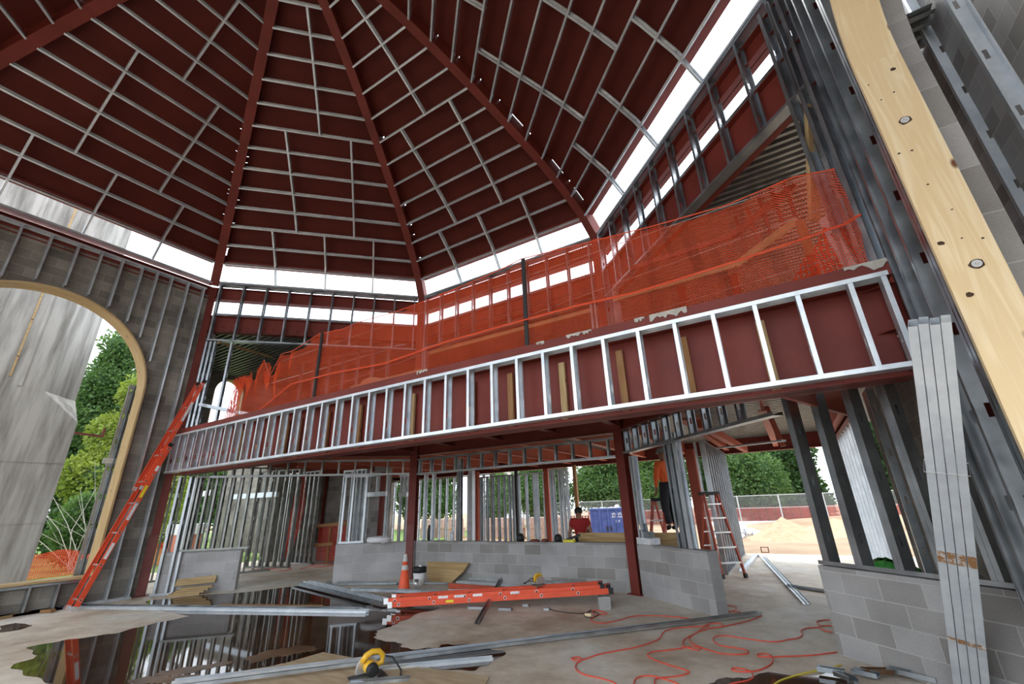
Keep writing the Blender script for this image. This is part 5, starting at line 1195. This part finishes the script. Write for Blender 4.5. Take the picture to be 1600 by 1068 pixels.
# ---------------- floor clutter ----------------
# boards by wall A
root_lab = ['board at the bottom of the small lumber stack', 'second board of the small lumber stack', 'third board of the small lumber stack', 'top board of the small lumber stack']
c0_ = V((-9.20, -3.36, 0)); tA = V((1, 1, 0)).normalized(); nA = V((1, -1, 0)).normalized()
for k in range(4):
    q = c0_+nA*(.10+.02*k)+tA*(.05*k-.03)+Z*(.021+.042*k); b = MB(); b.bar(q-tA*(.32-.03*k)+nA*.1, q+tA*(.30+.02*k)+nA*(.1-.03*k), .15, .038, Z, uo=k*1.3); tag(b.build('lumber_board', 'pine2', loc=q), root_lab[k]+' by the far left low wall', 'board', 'small lumber stack')
b = MB(); q = c0_+nA*.0+Z*.0; a_ = c0_-tA*.35-nA*.02; b.prism([a_+Z*.17+nA*.02, a_+tA*.80+Z*.20+nA*.02, a_+tA*.80+Z*.34-nA*.06, a_+Z*.30-nA*.06], nA*.02, uvd=(tA, Z)); tag(b.build('lumber_board', 'pine2'), 'wide board leaning upright behind the small lumber stack', 'board')
# tracks and studs on the floor
def floor_stud(pa, pb, z_, label, wid=.09, h=.035, matn='studlite', name='steel_track', za=None):
    a_, b_ = G(*pa, z_), G(*pb, za if za is not None else z_); up = Z; d = (b_-a_).normalized(); s_ = V((-d.y, d.x, 0)).normalized(); b = MB()
    b.bar(a_, b_, wid, .004, Z)
    for g in (-1, 1): b.bar(a_+s_*g*wid/2+Z*h/2, b_+s_*g*wid/2+Z*h/2, .004, h, Z)
    return tag(b.build(name, matn, loc=a_), label, 'steel track')
floor_stud((95, 950), (574, 957), .008, 'long steel track on the left floor between ladder foot and puddle', .10, .04)
floor_stud((110, 946), (560, 951), .010, 'second steel track lying alongside at the left', .05, .03, 'stud')
floor_stud((270, 1070), (1188, 960), .012, 'very long steel track crossing the foreground floor diagonally', .075, .045)
floor_stud((240, 1080), (1180, 958), .052, 'dark stud lying on the long diagonal track', .03, .03, 'stud')
floor_stud((590, 1047), (770, 1030), .006, 'short wet track in the puddle under the long diagonal one', .09, .03)
floor_stud((545, 1070), (640, 1062), .012, 'bluish track end at the bottom edge beside the saw', .08, .03, 'stud')
floor_stud((462, 912), (578, 940), .03, 'wide bluish stud angled left of the traffic cone', .14, .04, 'stud', 'steel_stud')
floor_stud((478, 909), (602, 938), .07, 'second angled stud of the left pile', .12, .04, 'studlite', 'steel_stud')
floor_stud((500, 914), (620, 912), .02, 'thin stud lying behind the left pile', .06, .03, 'stud', 'steel_stud')
floor_stud((552, 922), (694, 927), .14, 'stud laid across in front of the traffic cone', .12, .045, 'stud', 'steel_stud')
floor_stud((510, 910), (700, 912), .015, 'long thin stud near the back wall left of the column', .06, .03, 'stud', 'steel_stud')
for k, (pa, pb, z_, w_) in enumerate((((725, 888), (930, 913), .22, .12), ((728, 895), (900, 915), .15, .10), ((735, 905), (960, 915), .06, .12), ((715, 910), (850, 922), .05, .09), ((765, 902), (905, 913), .10, .09), ((800, 900), (945, 917), .12, .07))):
    floor_stud(pa, pb, z_, ['topmost stud of the pile along the long low wall', 'second stud of the pile along the long low wall', 'lowest wide stud of the pile along the long low wall', 'bright stud in front of the pile by the plywood offcut', 'short stud in the middle of the pile', 'thin right stud of the pile'][k], w_, .04, 'stud' if k != 3 else 'studlite', 'steel_stud', za=.03+.015*k)
floor_stud((700, 924), (815, 920), .10, 'short pale stud on the rear rail of the lying ladder', .06, .03, 'studlite', 'steel_stud')
a_, b_ = V((-2.35, -1.05, .27)), G(742, 976, .02); b = MB(); b.stud(a_, b_, (0, 1, .0), (0, .1, 1), .09, .035, False); tag(b.build('steel_stud', 'stud'), 'dark stud leaning across the middle of the lying ladder', 'steel track')
for k, (px_, py_, w_, lb) in enumerate(((745, 951, .30, 'left scrap of track under the lying ladder'), (790, 953, .22, 'scrap of track right of the leaning stud'), (822, 947, .10, 'small track offcut under the ladder'), (855, 953, .09, 'tiny grey block under the yellow saw'))):
    p = G(px_, py_, 0); b = MB(); b.bar(p+V((-w_/2, -w_*.1, .02)), p+V((w_/2, w_*.1, .02)), .08, .035, Z); tag(b.build('track_offcut', 'stud', loc=p), lb, 'offcut')
for k, (px_, py_, a0, w_, lb) in enumerate(((1300, 1058, .4, .22, 'cluster-left steel offcut at the foot of the near right wall'), (1316, 1066, -.3, .16, 'bent steel offcut at the bottom edge right of the yellow cord'), (1352, 1062, .1, .20, 'small steel offcut in the wet patch'), (1378, 1060, .9, .24, 'muddy square offcut by the block wall foot'), (1425, 1064, .05, .36, 'long dark stud offcut at the bottom right'))):
    p = G(px_, py_, 0); d = V((math.cos(a0-.5), math.sin(a0-.5), 0)); b = MB(); b.stud(p-d*w_/2+Z*.03, p+d*w_/2+Z*.03, (-d.y, d.x, 0), (0, 0, 1), .09, .035, False); tag(b.build('track_offcut', 'stud' if k != 3 else 'mud', loc=p), lb, 'offcut')
floor_stud((1187, 868), (1258, 944), .006, 'slim track lying in the doorway towards the yard', .06, .03)
floor_stud((1194, 870), (1264, 944), .006, 'second slim track in the doorway, to the right of the first', .05, .03, 'stud')
floor_stud((1228, 915), (1296, 925), .01, 'perforated dark strip lying beside the near right wall', .09, .03, 'stud')
floor_stud((1160, 893), (1183, 866), .01, 'white track at the foot of the dense stud wall', .12, .05, 'studlite')
p = G(1196, 863, 0); b = MB()
for q in ((-.1, 0), (.1, 0)): b.box((p.x+q[0]-.012, p.y-.02, 0), (p.x+q[0]+.012, p.y+.02, .16))
b.box((p.x-.11, p.y-.02, .0), (p.x+.11, p.y+.02, .02)); b.box((p.x-.11, p.y-.02, .14), (p.x+.11, p.y+.02, .16)); tag(b.build('metal_frame', 'reddark', loc=p), 'small rusty square frame on the slab edge', 'frame')
p = G(1301, 866, 0); b = MB(); b.box((p.x-.12, p.y-.1, 0), (p.x+.12, p.y+.1, .14)); b.box((p.x-.09, p.y-.07, .14), (p.x+.09, p.y+.07, .18)); tag(b.build('tool_box', 'reddark', loc=p), 'small dark box on the slab between the paired studs', 'box')
# lumber far left
b = MB(); p, q = G(-30, 972, .02), G(44, 956, .02); b.bar(p, q, .09, .04, Z); tag(b.build('lumber_board', 'pine2'), 'pine board on the floor at the far left edge', 'board')
b = MB(); p = G(75, 954, .03); b.bar(p-V((.10, .05, 0)), p+V((.10, .05, 0)), .09, .05, Z); tag(b.build('wood_offcut', 'brownwood'), 'small brown wood offcut at the foot of the leaning ladder', 'offcut')
b = MB(); p, q = G(345, 944, .015), G(505, 946, .015); b.bar(p, q, .05, .02, Z); tag(b.build('lumber_strip', 'brownwood'), 'thin brown strip floating in the puddle behind the long track', 'board')
# plywood sheets in the foreground
flat('plywood_sheet', [(505, 1020), (590, 1036), (765, 1058), (750, 1085), (200, 1085), (330, 1068), (430, 1042)], .004, .012, 'plylite', 'muddy plywood sheet on the floor under the near yellow saw', 'plywood', .0, 1)
# plywood offcut leaning by bucket
p0, p1 = PY(667, 906, .02), PY(706, 909, .02); pts = [PY(668, 877, -.05), PY(733, 879, -.05), PY(724, 893, -.08), PY(704, 911, -.13), PY(674, 908, -.12), PY(668, 903, -.11)]
b = MB(); b.prism(pts, (0, .018, .0), uvd=(X1, Z)); tag(b.build('plywood_offcut', 'ply'), 'curved-edge plywood offcut leaning against the long low wall', 'plywood')
# bucket
p = G(655, 913, 0); p = V((p.x, p.y, 0)); root = thing('plastic_bucket', p, 'white bucket with a black lid beside the red column', 'bucket')
m_ = MB(); m_.lathe([(0, .002), (.13, .002), (.145, .27), (0, .27)], p, 24); m_.build('pail', 'white', root, True)
m_ = MB(); m_.lathe([(.15, .25), (.156, .25), (.156, .36), (.13, .37), (0, .37)], p, 24); m_.build('lid', 'black', root, True)
m_ = MB(); m_.lathe([(0, .371), (.05, .371), (.05, .40), (.02, .41), (0, .41)], p+V((.03, 0, 0)), 10); m_.build('rag', 'white', root, True)
p = G(650, 920, 0); root = thing('metal_can', p, 'small shiny metal can in front of the bucket', 'can'); m_ = MB(); m_.lathe([(0, .001), (.055, .001), (.055, .185), (.05, .185), (.048, .01), (0, .01)], p, 20); m_.build('can_body', 'alu', root, True)
# cone
p = G(631, 925, 0); p = V((p.x, p.y, 0)); root = thing('traffic_cone', p, 'orange traffic cone with two scuffed white bands', 'cone')
m_ = MB(); m_.box((p.x-.17, p.y-.17, .0), (p.x+.17, p.y+.17, .03)); m_.build('cone_base', 'black', root)
def cr(z_): return .125-.095*z_/.72
m_ = MB(); m_.lathe([(cr(.03), .03), (cr(.72), .72), (cr(.72)-.01, .72), (0, .70)], p, 24); m_.build('cone_body', 'cone', root, True)
for z0, z1 in ((.42, .51), (.58, .72)): m_ = MB(); m_.lathe([(cr(z0)+.003, z0), (cr(z1)+.003, z1)], p, 24); m_.build('reflective_band', 'conew', root, True)
# saws
def saw(loc, rot, tilt, label, s=1.):
    c_ = V(loc); root = thing('circular_saw', c_, label, 'saw'); R = Matrix.Rotation(rot, 3, 'Z') @ Matrix.Rotation(tilt, 3, 'X')
    T = lambda x_, y_, z_: c_+R @ (V((x_, y_, z_))*s)
    D = lambda x_, y_, z_: R @ V((x_, y_, z_))
    m_ = MB(); m_.bar(T(-.15, 0, .008), T(.15, 0, .008), .15*s, .004, D(0, 0, 1)); m_.build('base_plate', 'stud', root)
    m_ = MB(); pts = [(.095*math.cos(a_), .095*math.sin(a_)) for a_ in [math.pi*k/12 for k in range(13)]]
    poly = [T(x_, -.045, .055+z_) for x_, z_ in pts]+[T(-.095, -.045, .03), T(.095, -.045, .03)]; m_.prism(poly, D(0, .03, 0)*s); m_.build('blade_guard', 'alu', root)
    m_ = MB(); m_.lathe([(0, 0), (.055, 0), (.06, .03), (.055, .12), (.04, .13), (0, .13)], T(.0, -.01, .085), 16, axis=D(0, 1, 0)); m_.build('motor_housing', 'yellow', root, True)
    m_ = MB(); m_.lathe([(0, 0), (.057, 0), (.062, .01), (.057, .055), (.035, .06), (0, .06)], T(.0, .07, .085), 16, axis=D(0, 1, 0)); m_.build('motor_cap', 'black', root, True)
    m_ = MB(); m_.tube([T(.06, .0, .12), T(.03, .0, .165), T(-.02, .0, .185), T(-.08, .0, .18), T(-.12, .0, .145), T(-.12, .0, .09), T(-.05, .0, .075)], [.024*s, .024*s, .024*s, .023*s, .023*s, .022*s, .022*s], 10); m_.build('handle', 'yellow', root, True)
    m_ = MB(); m_.tube([T(-.145, .0, .13), T(-.20, .03, .12), T(-.26, .10, .03), T(-.20, .22, .01), T(.0, .30, .005), T(.12, .27, .005)], .007*s, 7); m_.build('power_cord', 'black', root, True)
    return root
ps = G(574, 1058, .02); saw(ps, 4.35, -.1, 'yellow and black circular saw on the muddy plywood in the foreground', 1.2)
saw(V((-1.28, -1.42, .295)), 1.2, .1, 'yellow circular saw resting on the lying orange ladder', .95)
# leaning bundle of four studs at the right
tp = PX(1452, 508, 3.86); bt = V((3.62, -5.62, .02)); tp2 = tp
bt = G(1521, 1100, .01)
root = thing('stud_bundle', bt, 'bundle of four bright studs tied with wire leaning at the right end of the girder', 'studs')
ax = (tp2-bt).normalized(); vd = _ray(1500, 760).normalized(); acr = vd.cross(ax).normalized(); acr = acr if acr.dot(CR) > 0 else -acr; dp = ax.cross(acr).normalized()
if dp.dot(vd) < 0: dp = -dp
for k in range(4):
    o_ = acr*(-.0795+.053*k); m_ = MB(); m_.stud(bt+o_-acr*.024+ax*(.0), tp2+o_-acr*.024+ax*(.012*(k % 2)), dp, acr, .152, .047, True); m_.build('stud', 'studbright', root)
cmid = bt+(tp2-bt)*.655; m_ = MB(); c4_ = [cmid-acr*.115-dp*.004, cmid+acr*.115-dp*.004, cmid+acr*.115+dp*.16, cmid-acr*.115+dp*.16, cmid-acr*.115-dp*.004]; m_.tube(c4_, .0035, 5); m_.build('tie_wire', 'alu', root)
M['rust'] = noisy('rust_stain', (.30, .15, .06), (.55, .50, .46), 25, .8, lo=.48, hi=.6)
for k in range(4):
    for f_, hh in ((.43, .10), (.19, .04)):
        m_ = MB(); q = bt+(tp2-bt)*f_+acr*(-.0795+.053*k)-dp*.0012; m_.bar(q-ax*hh/2, q+ax*hh/2, .044, .0012, dp); m_.build('rust_stain', 'rust', root)

# cords
def cord(name, pxs, matn, label, r=.007, z_=.008, group=None):
    pts = [G(x_, y_, z_) for x_, y_ in pxs]; out = []
    n_ = len(pts)
    for i in range(n_-1):
        p0, p1, p2, p3 = pts[max(i-1, 0)], pts[i], pts[i+1], pts[min(i+2, n_-1)]
        for k in range(6):
            t = k/6; out.append(.5*((2*p1)+(p2-p0)*t+(2*p0-5*p1+4*p2-p3)*t*t+(3*p1-p0-3*p2+p3)*t**3))
    out.append(pts[-1]); b = MB(); b.tube(out, r, 6); return tag(b.build(name, matn, smooth=True, loc=pts[0]), label, 'cord', group)
def zc(x0, y0, sc_, l): return [(x0+a_/sc_, y0+b_/sc_) for a_, b_ in l]
S8 = 3.636
cord('extension_cord', zc(880, 850, S8, [(1130, 405), (1050, 435), (930, 462), (820, 480), (740, 510), (690, 540), (680, 570), (700, 585), (760, 600), (780, 590), (740, 580), (700, 585), (600, 600), (510, 610), (478, 630), (530, 660), (620, 690), (700, 715), (712, 730), (650, 748), (540, 760), (520, 780), (525, 800), (560, 830)]), 'cordred', 'red extension cord winding from the track end to the bottom edge')
cord('extension_cord', zc(880, 850, S8, [(900, 470), (905, 455), (860, 447), (810, 460), (790, 480), (730, 520), (718, 545), (760, 575), (830, 600), (900, 620), (1000, 625), (1050, 618), (1040, 600), (980, 588), (900, 575), (855, 550), (862, 525), (920, 518), (1040, 535), (1150, 550), (1220, 552), (1280, 540), (1330, 533), (1360, 515), (1352, 490), (1390, 475), (1460, 468), (1440, 440), (1480, 430), (1515, 430)]), 'cordred', 'red extension cord looping in the middle right of the floor')
cord('extension_cord', zc(880, 850, S8, [(1530, 498), (1490, 490), (1455, 470), (1480, 462), (1525, 462)]), 'cordred', 'end loop of red cord beside the near right wall')
cord('extension_cord', zc(880, 850, S8, [(1555, 612), (1400, 630), (1250, 636), (1180, 640), (1110, 635), (1112, 622), (1160, 622), (1190, 645), (1180, 680), (1120, 712), (1060, 722), (1000, 722), (958, 712), (970, 702), (1020, 706), (1070, 725), (1078, 755), (1040, 775), (960, 790), (900, 815)]), 'cordred', 'red cord entering from the near right wall and looping to the bottom edge')
cord('extension_cord', zc(880, 850, S8, [(830, 465), (700, 470), (600, 485), (565, 505), (540, 540), (430, 580), (300, 605), (200, 625), (110, 655), (60, 655), (50, 645), (90, 640), (105, 655), (75, 680), (75, 710), (120, 738), (220, 762), (290, 785), (330, 830)]), 'cordred', 'red cord making a small loop at the left of the cord tangle')
cord('extension_cord', zc(880, 850, S8, [(400, 830), (405, 775), (440, 750), (500, 747), (560, 760), (650, 790), (690, 830)]), 'cordred', 'short arc of red cord at the bottom edge')
cord('extension_cord', zc(880, 850, S8, [(740, 425), (640, 412), (520, 405), (400, 408), (320, 430), (230, 447), (170, 440), (160, 425), (200, 400), (250, 395), (200, 375), (165, 380), (180, 395)]), 'cordred', 'thin red cord by the concrete block ending in a small coil')
cord('extension_cord', zc(880, 850, S8, [(1010, 385), (930, 378), (880, 365), (885, 350), (940, 347), (985, 358), (970, 375), (920, 392)]), 'cordred', 'loop of red cord in the doorway behind the long track')
cord('extension_cord', zc(880, 850, S8, [(1580, 685), (1500, 705), (1400, 725), (1300, 750), (1230, 775), (1180, 810)]), 'cordyel', 'yellow cord running along the near right wall foot')
cord('power_cord', zc(400, 850, 2.667, [(1205, 262), (1240, 275), (1300, 285), (1360, 288), (1400, 280), (1430, 290), (1410, 303), (1380, 305), (1370, 292), (1400, 272)]), 'black', 'black power cord of the saw on the ladder', .006)
p = G(919, 960, .02); b = MB(); b.bar(p-V((.05, 0, 0)), p+V((.05, .01, 0)), .04, .035, Z); tag(b.build('cord_plug', 'pine', loc=p), 'pale orange plug at the end of the black cord', 'plug')
cord('extension_cord', [(385, 893), (398, 890), (420, 888), (440, 891), (455, 888), (440, 885), (415, 890)], 'cordred', 'tangled red cord on the floor of the doorway at left', .01)
cord('extension_cord', [(470, 889), (485, 884), (500, 886), (520, 882), (505, 880), (485, 883)], 'cordred', 'red cord loop near the grey concrete block behind the doorway', .01)
